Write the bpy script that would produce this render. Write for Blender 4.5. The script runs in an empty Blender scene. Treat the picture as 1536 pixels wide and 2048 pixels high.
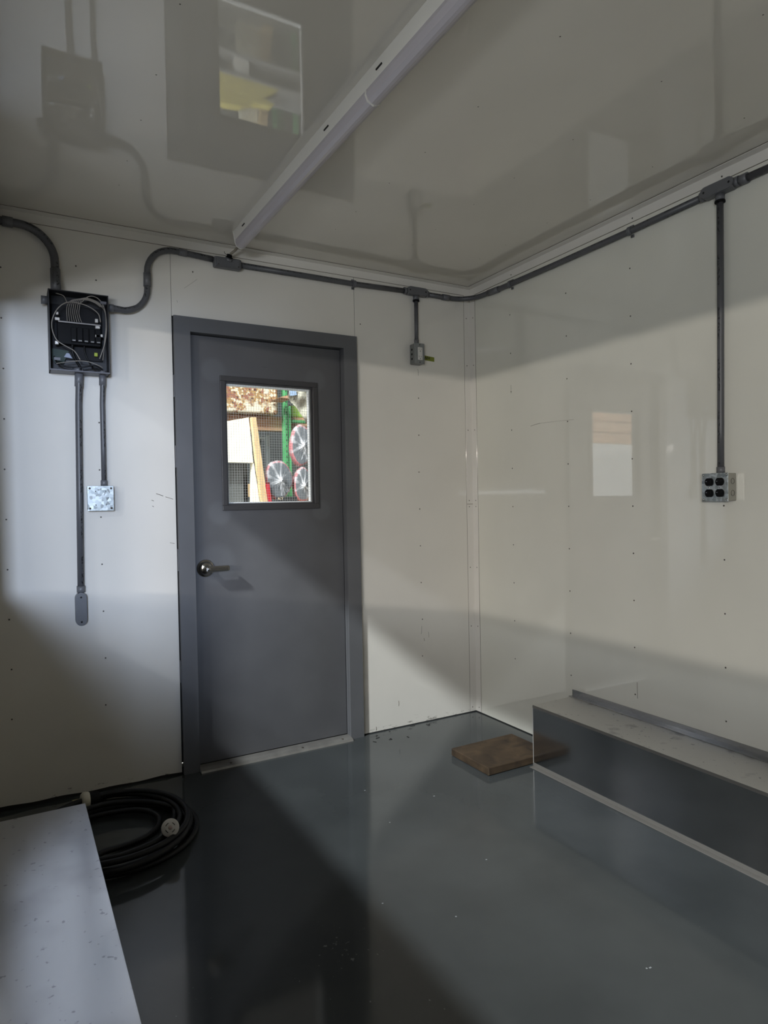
import bpy, bmesh, math, random
from mathutils import Vector, Matrix, noise

# ------------------------------------------------------------------ camera, world, lights
SC = bpy.context.scene
COL = SC.collection
cd = bpy.data.cameras.new('camera'); cam = bpy.data.objects.new('camera', cd); COL.objects.link(cam)
YAW, PITCH, ROLL = 0.5131, -0.0155, -0.0186
cy, sy, cp, sp = math.cos(YAW), math.sin(YAW), math.cos(PITCH), math.sin(PITCH)
F_ = Vector((sy*cp, cy*cp, sp)); R0 = Vector((cy, -sy, 0)); U0 = R0.cross(F_)
R_ = R0*math.cos(ROLL) + U0*math.sin(ROLL); U_ = -R0*math.sin(ROLL) + U0*math.cos(ROLL)
M = Matrix((R_, U_, -F_)).transposed().to_4x4(); M.translation = Vector((-2.3375, -3.096, 1.2278))
cam.matrix_world = M
cd.sensor_fit = 'AUTO'; cd.sensor_width = 36; cd.lens = 1327.15*36/2048; cd.clip_start = 0.02
SC.camera = cam

SC.view_settings.view_transform = 'Standard'; SC.view_settings.look = 'None'
SC.view_settings.gamma = 1.0; SC.view_settings.use_curve_mapping = False
SC.view_settings.exposure = -0.60
try:
    SC.cycles.use_denoising = True
    SC.cycles.max_bounces = 10; SC.cycles.diffuse_bounces = 6; SC.cycles.glossy_bounces = 6
    SC.cycles.transparent_max_bounces = 24
    SC.cycles.caustics_reflective = False; SC.cycles.caustics_refractive = False
    SC.cycles.sample_clamp_indirect = 8.0
except Exception:
    pass

w = bpy.data.worlds.new('world'); SC.world = w; w.use_nodes = True
bg = w.node_tree.nodes['Background']; bg.inputs[0].default_value = (1.0, 0.92, 0.84, 1); bg.inputs[1].default_value = 0.21

def area(name, loc, target, sx, sz, power, col=(1, 1, 1)):
    l = bpy.data.lights.new(name, 'AREA'); l.shape = 'RECTANGLE'; l.size = sx; l.size_y = sz
    l.energy = power; l.color = col
    o = bpy.data.objects.new(name, l); COL.objects.link(o); o.location = loc
    o.rotation_euler = (Vector(target) - Vector(loc)).to_track_quat('-Z', 'Y').to_euler()
    return o
# warehouse lamps, the bright bay door and added fill lights outside, most reaching the room through the serving window in the left wall
area('high_bay_lamp', (-15.4, -16.3, 10.0), (-1.6, -0.5, 0.6), 0.70, 0.35, 650, (0.84, 0.91, 1.0))
area('high_bay_lamp', (-17.5, -8.5, 14.5), (-1.0, -1.2, 0.2), 1.5, 0.8, 9800, (0.92, 0.98, 1.0))
area('soft_fill_light', (-15.0, -10.0, 7.6), (-0.6, -0.6, 0.6), 6.0, 5.0, 780, (0.98, 0.96, 0.94))  # added broad fill that lifts the shade low on the right
area('bay_door_daylight', (-14.5, -11.0, 2.7), (0, -0.4, 1.2), 2.6, 0.20, 900, (1.0, 0.94, 0.86))
area('bay_door_daylight', (-4.35, -12.0, 2.28), (-2.2, 0, 1.3), 1.5, 1.5, 1550, (0.62, 0.75, 1.0))
area('high_bay_lamp', (-2.2, 1.1, 5.2), (-0.2, 2.8, 1.5), 1.2, 0.8, 500, (0.96, 0.98, 1.0))
sl_ = area('sheeting_fill_light', (-3.7, 0.25, 3.7), (-3.6, 2.1, 1.4), 0.5, 0.3, 260, (1.0, 0.98, 0.94)); sl_.data.spread = math.radians(80)  # added light, brightens the white sheeting mirrored in the right wall
area('tube_lamp', (-4.3, -4.95, 1.34), (0, -0.1, 1.27), 1.3, 0.045, 80, (0.9, 0.95, 1.0))

# ------------------------------------------------------------------ helpers
def new_mat(name):
    m = bpy.data.materials.new(name); m.use_nodes = True
    return m, m.node_tree, m.node_tree.nodes['Principled BSDF']

def mat(name, col, rough=0.5, metal=0.0, bump=None, var=None, coat=0.0, alpha=None, spec=None):
    """bump=(scale, strength, distance); var=(scale, amount, colour2)"""
    m, t, b = new_mat(name)
    b.inputs['Base Color'].default_value = (*col, 1)
    b.inputs['Roughness'].default_value = rough
    b.inputs['Metallic'].default_value = metal
    if coat: b.inputs['Coat Weight'].default_value = coat; b.inputs['Coat Roughness'].default_value = 0.05
    if spec is not None: b.inputs['Specular IOR Level'].default_value = spec
    if alpha is not None: b.inputs['Alpha'].default_value = alpha
    tc = t.nodes.new('ShaderNodeTexCoord')
    if var:
        n = t.nodes.new('ShaderNodeTexNoise'); n.inputs['Scale'].default_value = var[0]; n.inputs['Detail'].default_value = 6
        t.links.new(tc.outputs['Object'], n.inputs['Vector'])
        r = t.nodes.new('ShaderNodeValToRGB'); r.color_ramp.elements[0].position = 0.5 - var[1]; r.color_ramp.elements[1].position = 0.5 + var[1]
        r.color_ramp.elements[0].color = (*col, 1); r.color_ramp.elements[1].color = (*var[2], 1)
        t.links.new(n.outputs['Fac'], r.inputs['Fac']); t.links.new(r.outputs['Color'], b.inputs['Base Color'])
    if bump:
        n = t.nodes.new('ShaderNodeTexNoise'); n.inputs['Scale'].default_value = bump[0]; n.inputs['Detail'].default_value = bump[3] if len(bump) > 3 else 3
        t.links.new(tc.outputs['Object'], n.inputs['Vector'])
        bp = t.nodes.new('ShaderNodeBump'); bp.inputs['Strength'].default_value = bump[1]; bp.inputs['Distance'].default_value = bump[2]
        t.links.new(n.outputs['Fac'], bp.inputs['Height']); t.links.new(bp.outputs['Normal'], b.inputs['Normal'])
    return m

class MB:
    """collects shapes and links them as ONE mesh object"""
    def __init__(s): s.bm = bmesh.new(); s.uv = s.bm.loops.layers.uv.new('UVMap')
    def box(s, a, b, bev=0.0, seg=2, mat_=None, rot=None, piv=None):
        r = bmesh.ops.create_cube(s.bm, size=1.0); vs = r['verts']
        c = [(a[i]+b[i])/2 for i in range(3)]; d = [abs(b[i]-a[i]) for i in range(3)]
        bmesh.ops.scale(s.bm, vec=d, verts=vs); bmesh.ops.translate(s.bm, vec=c, verts=vs)
        if bev:
            es = list({e for v in vs for e in v.link_edges})
            r2 = bmesh.ops.bevel(s.bm, geom=es, offset=bev, segments=seg, affect='EDGES', profile=0.5)
            vs = list({v for f in r2['faces'] for v in f.verts} | {v for v in vs if v.is_valid})
            vs = [v for v in vs if v.is_valid]
        if rot is not None:
            p = Vector(piv if piv is not None else c)
            fs = {f for v in vs for f in v.link_faces}; vv = list({v for f in fs for v in f.verts})
            bmesh.ops.rotate(s.bm, cent=p, matrix=rot, verts=vv)
        return s
    def cyl(s, a, b, r, r2=None, n=20, caps=True, smooth=True):
        a, b = Vector(a), Vector(b); d = b-a; q = d.to_track_quat('Z', 'Y').to_matrix()
        r2 = r if r2 is None else r2
        A = [s.bm.verts.new(a + q @ Vector((r*math.cos(t), r*math.sin(t), 0))) for t in [2*math.pi*i/n for i in range(n)]]
        B = [s.bm.verts.new(b + q @ Vector((r2*math.cos(t), r2*math.sin(t), 0))) for t in [2*math.pi*i/n for i in range(n)]]
        for i in range(n):
            f = s.bm.faces.new((A[i], A[(i+1) % n], B[(i+1) % n], B[i])); f.smooth = smooth
        if caps: s.bm.faces.new(list(reversed(A))); s.bm.faces.new(B)
        return s
    def lathe(s, o, axis, prof, n=28):
        """prof: list of (radius, height along axis)"""
        o = Vector(o); q = Vector(axis).to_track_quat('Z', 'Y').to_matrix(); rings = []
        for (r, h) in prof:
            if r < 1e-6: rings.append([s.bm.verts.new(o + q @ Vector((0, 0, h)))]); continue
            rings.append([s.bm.verts.new(o + q @ Vector((r*math.cos(2*math.pi*i/n), r*math.sin(2*math.pi*i/n), h))) for i in range(n)])
        for k in range(len(rings)-1):
            A, B = rings[k], rings[k+1]
            for i in range(n):
                j = (i+1) % n
                if len(A) == 1 and len(B) == 1: continue
                if len(A) == 1: f = s.bm.faces.new((A[0], B[j], B[i])) if False else s.bm.faces.new((A[0], B[i], B[j]))
                elif len(B) == 1: f = s.bm.faces.new((A[i], A[j], B[0]))
                else: f = s.bm.faces.new((A[i], A[j], B[j], B[i]))
                f.smooth = True
        return s
    def tube(s, pts, r, n=14, closed=False, caps=True, smooth_pts=0):
        P = [Vector(p) for p in pts]
        for _ in range(smooth_pts): P = catmull(P, closed)
        rr = r if callable(r) else (lambda t: r)
        m = len(P); T = []
        for i in range(m):
            if closed: d = P[(i+1) % m]-P[i-1]
            else: d = P[min(i+1, m-1)]-P[max(i-1, 0)]
            T.append(d.normalized())
        up = Vector((0, 0, 1)) if abs(T[0].z) < 0.9 else Vector((1, 0, 0))
        nrm = (up - T[0]*up.dot(T[0])).normalized(); rings = []; L = 0; Ls = []
        for i in range(m):
            if i: nrm = (nrm - T[i]*nrm.dot(T[i])).normalized(); L += (P[i]-P[i-1]).length
            Ls.append(L); bi = T[i].cross(nrm); R = rr(i/(m-1))
            rings.append([s.bm.verts.new(P[i] + R*(nrm*math.cos(2*math.pi*k/n)+bi*math.sin(2*math.pi*k/n))) for k in range(n)])
        rng = range(m) if closed else range(m-1)
        for i in rng:
            A, B = rings[i], rings[(i+1) % m]
            for k in range(n):
                f = s.bm.faces.new((A[k], A[(k+1) % n], B[(k+1) % n], B[k])); f.smooth = True
                l1 = Ls[(i+1) % m] if i+1 < m else Ls[i]+0.02
                for lp, uv in zip(f.loops, ((Ls[i], k/n), (Ls[i], (k+1)/n), (l1, (k+1)/n), (l1, k/n))): lp[s.uv].uv = uv
        if caps and not closed: s.bm.faces.new(list(reversed(rings[0]))); s.bm.faces.new(rings[-1])
        return s
    def prism(s, poly, axis, a, b, smooth=False):
        """poly: 2-D outline in the two other axes, extruded along axis from a to b"""
        def mk(p, h):
            return {0: (h, p[0], p[1]), 1: (p[0], h, p[1]), 2: (p[0], p[1], h)}[axis]
        A = [s.bm.verts.new(mk(p, a)) for p in poly]; B = [s.bm.verts.new(mk(p, b)) for p in poly]; n = len(poly)
        for i in range(n):
            f = s.bm.faces.new((A[i], A[(i+1) % n], B[(i+1) % n], B[i])); f.smooth = smooth
        s.bm.faces.new(list(reversed(A))); s.bm.faces.new(B)
        return s
    def grid(s, fn, nu, nv, smooth=True):
        V = [[s.bm.verts.new(fn(i/nu, j/nv)) for j in range(nv+1)] for i in range(nu+1)]
        for i in range(nu):
            for j in range(nv):
                f = s.bm.faces.new((V[i][j], V[i+1][j], V[i+1][j+1], V[i][j+1])); f.smooth = smooth
                for lp, uv in zip(f.loops, ((i/nu, j/nv), ((i+1)/nu, j/nv), ((i+1)/nu, (j+1)/nv), (i/nu, (j+1)/nv))): lp[s.uv].uv = uv
        return s
    def build(s, name, m=None, parent=None, kind=None, label=None):
        bmesh.ops.recalc_face_normals(s.bm, faces=s.bm.faces)
        me = bpy.data.meshes.new(name); s.bm.to_mesh(me); s.bm.free()
        if m: me.materials.append(m)
        o = bpy.data.objects.new(name, me); COL.objects.link(o)
        if parent:
            o.parent = parent; o.matrix_parent_inverse = Matrix.Translation(-base_of(parent))
        if kind: o['kind'] = kind
        if label: o['label'] = label
        return o

BASE = {}
def base_of(o):
    # parts are modelled in world coordinates; only the Empties carry a location
    return Vector(o.location)

def catmull(P, closed):
    out = []; m = len(P); rng = range(m) if closed else range(m-1)
    for i in rng:
        p0, p1, p2, p3 = (P[(i-1) % m], P[i], P[(i+1) % m], P[(i+2) % m]) if closed else (P[max(i-1, 0)], P[i], P[i+1], P[min(i+2, m-1)])
        out.append(p1.copy())
        t = 0.5; out.append(0.5*((2*p1)+(p2-p0)*t+(2*p0-5*p1+4*p2-p3)*t*t+(3*p1-p0-3*p2+p3)*t**3))
    if not closed: out.append(P[-1].copy())
    return out

def bend(c, a0, a1, r, plane, n=10):
    """arc points; plane 'xz' or 'xy', angles in degrees"""
    o = []
    for i in range(n+1):
        t = math.radians(a0+(a1-a0)*i/n); u, v = r*math.cos(t), r*math.sin(t)
        o.append((c[0]+u, c[1], c[2]+v) if plane == 'xz' else ((c[0]+u, c[1]+v, c[2]) if plane == 'xy' else (c[0], c[1]+u, c[2]+v)))
    return o

def tag(o, label=None, cat=None, group=None, kind=None):
    if label: o['label'] = label
    if cat: o['category'] = cat
    if group: o['group'] = group
    if kind: o['kind'] = kind
    return o
def thing(name, label, cat, loc=(0, 0, 0), group=None):
    o = bpy.data.objects.new(name, None); o.empty_display_size = 0.05; o.location = loc; COL.objects.link(o)
    return tag(o, label, cat, group)
def text_mesh(body, size, name, m, parent, loc, rot, ext=0.0003, label=None):
    c = bpy.data.curves.new(name, 'FONT'); c.body = body; c.size = size; c.extrude = ext; c.offset = size*0.02
    t = bpy.data.objects.new(name, c); me = bpy.data.meshes.new_from_object(t); bpy.data.objects.remove(t)
    me.transform(Matrix.Translation(loc) @ rot.to_4x4()); me.materials.clear(); me.materials.append(m)
    o = bpy.data.objects.new(name, me); COL.objects.link(o); o.parent = parent
    o.matrix_parent_inverse = Matrix.Translation(-base_of(parent))
    if label: o['label'] = label
    return o
RX90 = Matrix.Rotation(math.radians(90), 3, 'X')

# ------------------------------------------------------------------ materials
def wall_mat(name, col, rough, wav=(2.2, 0.25, 0.004), scuff=False, cols2=None):
    m, t, b = new_mat(name); N, L = t.nodes, t.links
    tc = N.new('ShaderNodeTexCoord')
    b.inputs['Roughness'].default_value = rough; b.inputs['IOR'].default_value = 1.6
    b.inputs['Coat Weight'].default_value = 0.25; b.inputs['Coat Roughness'].default_value = 0.03
    # broad sheet waviness + fine orange peel
    n1 = N.new('ShaderNodeTexNoise'); n1.inputs['Scale'].default_value = wav[0]; n1.inputs['Detail'].default_value = 1.5
    n2 = N.new('ShaderNodeTexNoise'); n2.inputs['Scale'].default_value = 260; n2.inputs['Detail'].default_value = 1
    L.new(tc.outputs['Object'], n1.inputs['Vector']); L.new(tc.outputs['Object'], n2.inputs['Vector'])
    b1 = N.new('ShaderNodeBump'); b1.inputs['Strength'].default_value = wav[1]; b1.inputs['Distance'].default_value = wav[2]
    b2 = N.new('ShaderNodeBump'); b2.inputs['Strength'].default_value = 0.02; b2.inputs['Distance'].default_value = 0.0004
    L.new(n1.outputs['Fac'], b1.inputs['Height']); L.new(n2.outputs['Fac'], b2.inputs['Height'])
    L.new(b1.outputs['Normal'], b2.inputs['Normal']); L.new(b2.outputs['Normal'], b.inputs['Normal'])
    L.new(b1.outputs['Normal'], b.inputs['Coat Normal'])
    # faint mottling, scuff marks near the floor
    n3 = N.new('ShaderNodeTexNoise'); n3.inputs['Scale'].default_value = 3.0; n3.inputs['Detail'].default_value = 4
    L.new(tc.outputs['Object'], n3.inputs['Vector'])
    r3 = N.new('ShaderNodeValToRGB'); r3.color_ramp.elements[0].position = 0.3; r3.color_ramp.elements[1].position = 0.7
    r3.color_ramp.elements[0].color = (*[c*0.95 for c in col], 1); r3.color_ramp.elements[1].color = (*col, 1)
    L.new(n3.outputs['Fac'], r3.inputs['Fac'])
    last = r3.outputs['Color']
    if scuff:
        sx = N.new('ShaderNodeSeparateXYZ'); L.new(tc.outputs['Object'], sx.inputs[0])
        mr = N.new('ShaderNodeMapRange'); mr.inputs['From Min'].default_value = 0.0; mr.inputs['From Max'].default_value = 0.09
        mr.inputs['To Min'].default_value = 0.22; mr.inputs['To Max'].default_value = 0.0
        L.new(sx.outputs['Z'], mr.inputs['Value'])
        n4 = N.new('ShaderNodeTexNoise'); n4.inputs['Scale'].default_value = 14; n4.inputs['Detail'].default_value = 8; n4.inputs['Roughness'].default_value = 0.75
        mp = N.new('ShaderNodeMapping'); mp.inputs['Scale'].default_value = (1, 1, 2.6); mp.inputs['Rotation'].default_value = (0, 0.5, 0)
        L.new(tc.outputs['Object'], mp.inputs['Vector']); L.new(mp.outputs['Vector'], n4.inputs['Vector'])
        ad = N.new('ShaderNodeMath'); ad.operation = 'ADD'; L.new(n4.outputs['Fac'], ad.inputs[0]); L.new(mr.outputs['Result'], ad.inputs[1])
        r4 = N.new('ShaderNodeValToRGB'); r4.color_ramp.elements[0].position = 0.73; r4.color_ramp.elements[1].position = 0.80
        r4.color_ramp.elements[0].color = (0, 0, 0, 1); r4.color_ramp.elements[1].color = (0.75, 0.75, 0.75, 1)
        L.new(ad.outputs[0], r4.inputs['Fac'])
        mx = N.new('ShaderNodeMixRGB'); mx.inputs['Color2'].default_value = (0.07, 0.055, 0.04, 1)
        L.new(r4.outputs['Color'], mx.inputs['Fac']); L.new(last, mx.inputs['Color1']); last = mx.outputs['Color']
    L.new(last, b.inputs['Base Color'])
    return m

M_WALL = wall_mat('white_frp_panel', (0.74, 0.71, 0.655), 0.035, (1.6, 0.25, 0.0015), scuff=True)
M_WALLR = wall_mat('white_frp_panel_glossy', (0.74, 0.725, 0.65), 0.015, (2.1, 0.22, 0.0018))
M_CEIL = wall_mat('glossy_white_ceiling_sheet', (0.67, 0.635, 0.565), 0.008, (1.1, 0.08, 0.002))
M_TRIM = wall_mat('white_trim', (0.74, 0.71, 0.66), 0.25)
M_SEAM_SHADE = mat('brown_seam_and_shade', (0.11, 0.085, 0.06), 0.8)  # dark colour for painted shadow lines beside the trims and the butt joint
M_GAP = mat('dark_gap', (0.012, 0.010, 0.009), 0.8)
M_OUTER = mat('outer_skin', (0.55, 0.55, 0.56), 0.5)

def floor_mat():
    m, t, b = new_mat('dark_grey_epoxy_floor'); N, L = t.nodes, t.links
    tc = N.new('ShaderNodeTexCoord')
    n1 = N.new('ShaderNodeTexNoise'); n1.inputs['Scale'].default_value = 2.4; n1.inputs['Detail'].default_value = 5
    L.new(tc.outputs['Object'], n1.inputs['Vector'])
    r = N.new('ShaderNodeValToRGB'); r.color_ramp.elements[0].position = 0.35; r.color_ramp.elements[1].position = 0.68
    r.color_ramp.elements[0].color = (0.040, 0.045, 0.047, 1); r.color_ramp.elements[1].color = (0.055, 0.061, 0.063, 1)
    L.new(n1.outputs['Fac'], r.inputs['Fac'])
    # pale dust flecks
    v = N.new('ShaderNodeTexNoise'); v.inputs['Scale'].default_value = 70; v.inputs['Detail'].default_value = 2
    n2 = N.new('ShaderNodeTexNoise'); n2.inputs['Scale'].default_value = 1.7; n2.inputs['Detail'].default_value = 3
    L.new(tc.outputs['Object'], v.inputs['Vector']); L.new(tc.outputs['Object'], n2.inputs['Vector'])
    mu = N.new('ShaderNodeMath'); mu.operation = 'MULTIPLY'; L.new(v.outputs['Fac'], mu.inputs[0]); L.new(n2.outputs['Fac'], mu.inputs[1])
    r2 = N.new('ShaderNodeValToRGB'); r2.color_ramp.elements[0].position = 0.455; r2.color_ramp.elements[1].position = 0.50
    r2.color_ramp.elements[0].color = (0, 0, 0, 1); r2.color_ramp.elements[1].color = (0.35, 0.35, 0.35, 1)
    L.new(mu.outputs[0], r2.inputs['Fac'])
    mx = N.new('ShaderNodeMixRGB'); mx.inputs['Color2'].default_value = (0.36, 0.37, 0.37, 1)
    L.new(r2.outputs['Color'], mx.inputs['Fac']); L.new(r.outputs['Color'], mx.inputs['Color1']); L.new(mx.outputs['Color'], b.inputs['Base Color'])
    b.inputs['Roughness'].default_value = 0.09; b.inputs['IOR'].default_value = 1.5
    nb = N.new('ShaderNodeTexNoise'); nb.inputs['Scale'].default_value = 3.2; nb.inputs['Detail'].default_value = 3
    L.new(tc.outputs['Object'], nb.inputs['Vector'])
    bp = N.new('ShaderNodeBump'); bp.inputs['Strength'].default_value = 0.12; bp.inputs['Distance'].default_value = 0.004
    L.new(nb.outputs['Fac'], bp.inputs['Height']); L.new(bp.outputs['Normal'], b.inputs['Normal'])
    return m
M_FLOOR = floor_mat()

def door_mat():
    m, t, b = new_mat('grey_primer_door_paint'); N, L = t.nodes, t.links
    tc = N.new('ShaderNodeTexCoord'); base = None
    n1 = N.new('ShaderNodeTexNoise'); n1.inputs['Scale'].default_value = 5; n1.inputs['Detail'].default_value = 6
    L.new(tc.outputs['Object'], n1.inputs['Vector'])
    r = N.new('ShaderNodeValToRGB'); r.color_ramp.elements[0].position = 0.35; r.color_ramp.elements[1].position = 0.7
    r.color_ramp.elements[0].color = (0.088, 0.088, 0.094, 1); r.color_ramp.elements[1].color = (0.102, 0.102, 0.108, 1)
    L.new(n1.outputs['Fac'], r.inputs['Fac']); last = r.outputs['Color']
    for (x, z, rad) in ((-1.49, 1.86, .055), (-1.475, 1.19, .055), (-0.95, 1.19, .05), (-0.97, 1.85, .055), (-1.50, .95, .09)):
        g = N.new('ShaderNodeVectorMath'); g.operation = 'DISTANCE'; L.new(tc.outputs['Object'], g.inputs[0]); g.inputs[1].default_value = (x, 0.02, z)
        q = N.new('ShaderNodeMapRange'); q.inputs['From Min'].default_value = rad*0.8; q.inputs['From Max'].default_value = rad*1.2
        q.inputs['To Min'].default_value = 0.45; q.inputs['To Max'].default_value = 0.0; L.new(g.outputs['Value'], q.inputs['Value'])
        mx = N.new('ShaderNodeMixRGB'); mx.inputs['Color2'].default_value = (0.13, 0.135, 0.145, 1)
        L.new(q.outputs['Result'], mx.inputs['Fac']); L.new(last, mx.inputs['Color1']); last = mx.outputs['Color']
    # thin dark scratches
    mp = N.new('ShaderNodeMapping'); mp.inputs['Scale'].default_value = (1.6, 1, 26); mp.inputs['Rotation'].default_value = (0, 0.25, 0)
    n2 = N.new('ShaderNodeTexNoise'); n2.inputs['Scale'].default_value = 5.5; n2.inputs['Detail'].default_value = 2
    L.new(tc.outputs['Object'], mp.inputs['Vector']); L.new(mp.outputs['Vector'], n2.inputs['Vector'])
    r2 = N.new('ShaderNodeValToRGB'); r2.color_ramp.elements[0].position = 0.74; r2.color_ramp.elements[1].position = 0.78
    r2.color_ramp.elements[0].color = (0, 0, 0, 1); r2.color_ramp.elements[1].color = (.6, .6, .6, 1); L.new(n2.outputs['Fac'], r2.inputs['Fac'])
    mx = N.new('ShaderNodeMixRGB'); mx.inputs['Color2'].default_value = (0.04, 0.04, 0.045, 1)
    L.new(r2.outputs['Color'], mx.inputs['Fac']); L.new(last, mx.inputs['Color1']); L.new(mx.outputs['Color'], b.inputs['Base Color'])
    b.inputs['Roughness'].default_value = 0.42
    nb = N.new('ShaderNodeTexNoise'); nb.inputs['Scale'].default_value = 180
    L.new(tc.outputs['Object'], nb.inputs['Vector']); bp = N.new('ShaderNodeBump'); bp.inputs['Strength'].default_value = 0.12; bp.inputs['Distance'].default_value = 0.0006
    L.new(nb.outputs['Fac'], bp.inputs['Height']); L.new(bp.outputs['Normal'], b.inputs['Normal'])
    return m
M_DOOR = door_mat()
M_FRAME = mat('grey_frame_paint', (0.120, 0.122, 0.130), 0.38, bump=(120, 0.1, 0.0006), var=(6, 0.25, (0.105, 0.107, 0.114)))
M_LITE = mat('dark_lite_frame', (0.050, 0.048, 0.050), 0.4)
M_STOP = mat('pale_outer_stop', (0.88, 0.90, 0.90), 0.4)

def conduit_mat(name, col, printed=True):
    m, t, b = new_mat(name); N, L = t.nodes, t.links
    b.inputs['Roughness'].default_value = 0.42
    uv = N.new('ShaderNodeUVMap'); uv.uv_map = 'UVMap'
    sx = N.new('ShaderNodeSeparateXYZ'); L.new(uv.outputs['UV'], sx.inputs[0])
    tc = N.new('ShaderNodeTexCoord')
    n0 = N.new('ShaderNodeTexNoise'); n0.inputs['Scale'].default_value = 20; L.new(tc.outputs['Object'], n0.inputs['Vector'])
    r0 = N.new('ShaderNodeValToRGB'); r0.color_ramp.elements[0].color = (*[c*0.9 for c in col], 1); r0.color_ramp.elements[1].color = (*[c*1.1 for c in col], 1)
    L.new(n0.outputs['Fac'], r0.inputs['Fac']); last = r0.outputs['Color']
    if printed:
        cb = N.new('ShaderNodeCombineXYZ')
        a = N.new('ShaderNodeMath'); a.operation = 'MULTIPLY'; a.inputs[1].default_value = 95; L.new(sx.outputs['X'], a.inputs[0]); L.new(a.outputs[0], cb.inputs['X'])
        a2 = N.new('ShaderNodeMath'); a2.operation = 'MULTIPLY'; a2.inputs[1].default_value = 14; L.new(sx.outputs['Y'], a2.inputs[0]); L.new(a2.outputs[0], cb.inputs['Y'])
        n = N.new('ShaderNodeTexNoise'); n.inputs['Scale'].default_value = 1.0; n.inputs['Detail'].default_value = 1; L.new(cb.outputs[0], n.inputs['Vector'])
        g1 = N.new('ShaderNodeMath'); g1.operation = 'GREATER_THAN'; g1.inputs[1].default_value = 0.52; L.new(n.outputs['Fac'], g1.inputs[0])
        # repeat words with pauses
        w1 = N.new('ShaderNodeMath'); w1.operation = 'MULTIPLY'; w1.inputs[1].default_value = 5.2; L.new(sx.outputs['X'], w1.inputs[0])
        w2 = N.new('ShaderNodeMath'); w2.operation = 'FRACT'; L.new(w1.outputs[0], w2.inputs[0])
        w3 = N.new('ShaderNodeMath'); w3.operation = 'LESS_THAN'; w3.inputs[1].default_value = 0.62; L.new(w2.outputs[0], w3.inputs[0])
        # band around the tube
        bm_ = N.new('ShaderNodeMath'); bm_.operation = 'MULTIPLY'; bm_.inputs[1].default_value = 3.0; L.new(sx.outputs['Y'], bm_.inputs[0])
        bf_ = N.new('ShaderNodeMath'); bf_.operation = 'FRACT'; L.new(bm_.outputs[0], bf_.inputs[0])
        band = N.new('ShaderNodeMath'); band.operation = 'COMPARE'; band.inputs[1].default_value = 0.5; band.inputs[2].default_value = 0.17
        L.new(bf_.outputs[0], band.inputs[0])
        k1 = N.new('ShaderNodeMath'); k1.operation = 'MULTIPLY'; L.new(g1.outputs[0], k1.inputs[0]); L.new(w3.outputs[0], k1.inputs[1])
        k2 = N.new('ShaderNodeMath'); k2.operation = 'MULTIPLY'; L.new(k1.outputs[0], k2.inputs[0]); L.new(band.outputs[0], k2.inputs[1])
        mx = N.new('ShaderNodeMixRGB'); mx.inputs['Color2'].default_value = (0.012, 0.012, 0.014, 1)
        L.new(k2.outputs[0], mx.inputs['Fac']); L.new(last, mx.inputs['Color1']); last = mx.outputs['Color']
    L.new(last, b.inputs['Base Color'])
    return m
M_PVC = conduit_mat('grey_pvc_conduit_printed', (0.082, 0.083, 0.090))
M_PVCP = conduit_mat('grey_pvc_fitting', (0.115, 0.117, 0.126), False)
M_BLACK = mat('black_plastic', (0.004, 0.004, 0.0045), 0.55, spec=0.15)
M_BLACKM = mat('black_opening', (0.004, 0.004, 0.004), 0.7)
M_RUBBER = mat('black_rubber_cable', (0.004, 0.004, 0.0045), 0.5, spec=0.3)
M_WHITEPL = mat('white_plastic', (0.62, 0.60, 0.57), 0.35)
M_BEIGEPL = mat('beige_wire', (0.26, 0.235, 0.205), 0.5)
M_STEEL = mat('steel_hardware', (0.55, 0.55, 0.55), 0.22, 1.0)
M_CHROME = mat('satin_nickel', (0.50, 0.48, 0.45), 0.20, 1.0)
M_SCREW = mat('dark_screw', (0.10, 0.09, 0.08), 0.4, 0.8)
M_PANELBOX = mat('dark_grey_enclosure', (0.010, 0.010, 0.012), 0.5)
M_PANELRIM = mat('grey_enclosure_rim', (0.11, 0.11, 0.125), 0.45)
M_PANELBACK = mat('charcoal_backplate', (0.012, 0.012, 0.014), 0.6, spec=0.2)
M_GREEN_LBL = mat('dark_green_label', (0.012, 0.030, 0.022), 0.6)
M_BLUE_LBL = mat('pale_blue_label', (0.30, 0.33, 0.42), 0.6)
M_YEL = mat('yellow_green_mark', (0.35, 0.42, 0.04), 0.5)
M_TAPE = mat('green_yellow_tape', (0.19, 0.215, 0.022), 0.5)
M_INK = mat('black_marker', (0.006, 0.006, 0.006), 0.6)

def galv():
    m, t, b = new_mat('galvanised_steel'); N, L = t.nodes, t.links
    tc = N.new('ShaderNodeTexCoord'); v = N.new('ShaderNodeTexVoronoi'); v.inputs['Scale'].default_value = 85
    L.new(tc.outputs['Object'], v.inputs['Vector'])
    r = N.new('ShaderNodeValToRGB'); r.color_ramp.elements[0].color = (0.30, 0.33, 0.33, 1); r.color_ramp.elements[1].color = (0.60, 0.64, 0.64, 1)
    sx = N.new('ShaderNodeSeparateColor'); L.new(v.outputs['Color'], sx.inputs[0]); L.new(sx.outputs[0], r.inputs['Fac']); L.new(r.outputs['Color'], b.inputs['Base Color'])
    mr = N.new('ShaderNodeMapRange'); mr.inputs['To Min'].default_value = 0.22; mr.inputs['To Max'].default_value = 0.5; L.new(sx.outputs[1], mr.inputs['Value']); L.new(mr.outputs['Result'], b.inputs['Roughness'])
    b.inputs['Metallic'].default_value = 0.85
    return m
M_GALV = galv()

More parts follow.
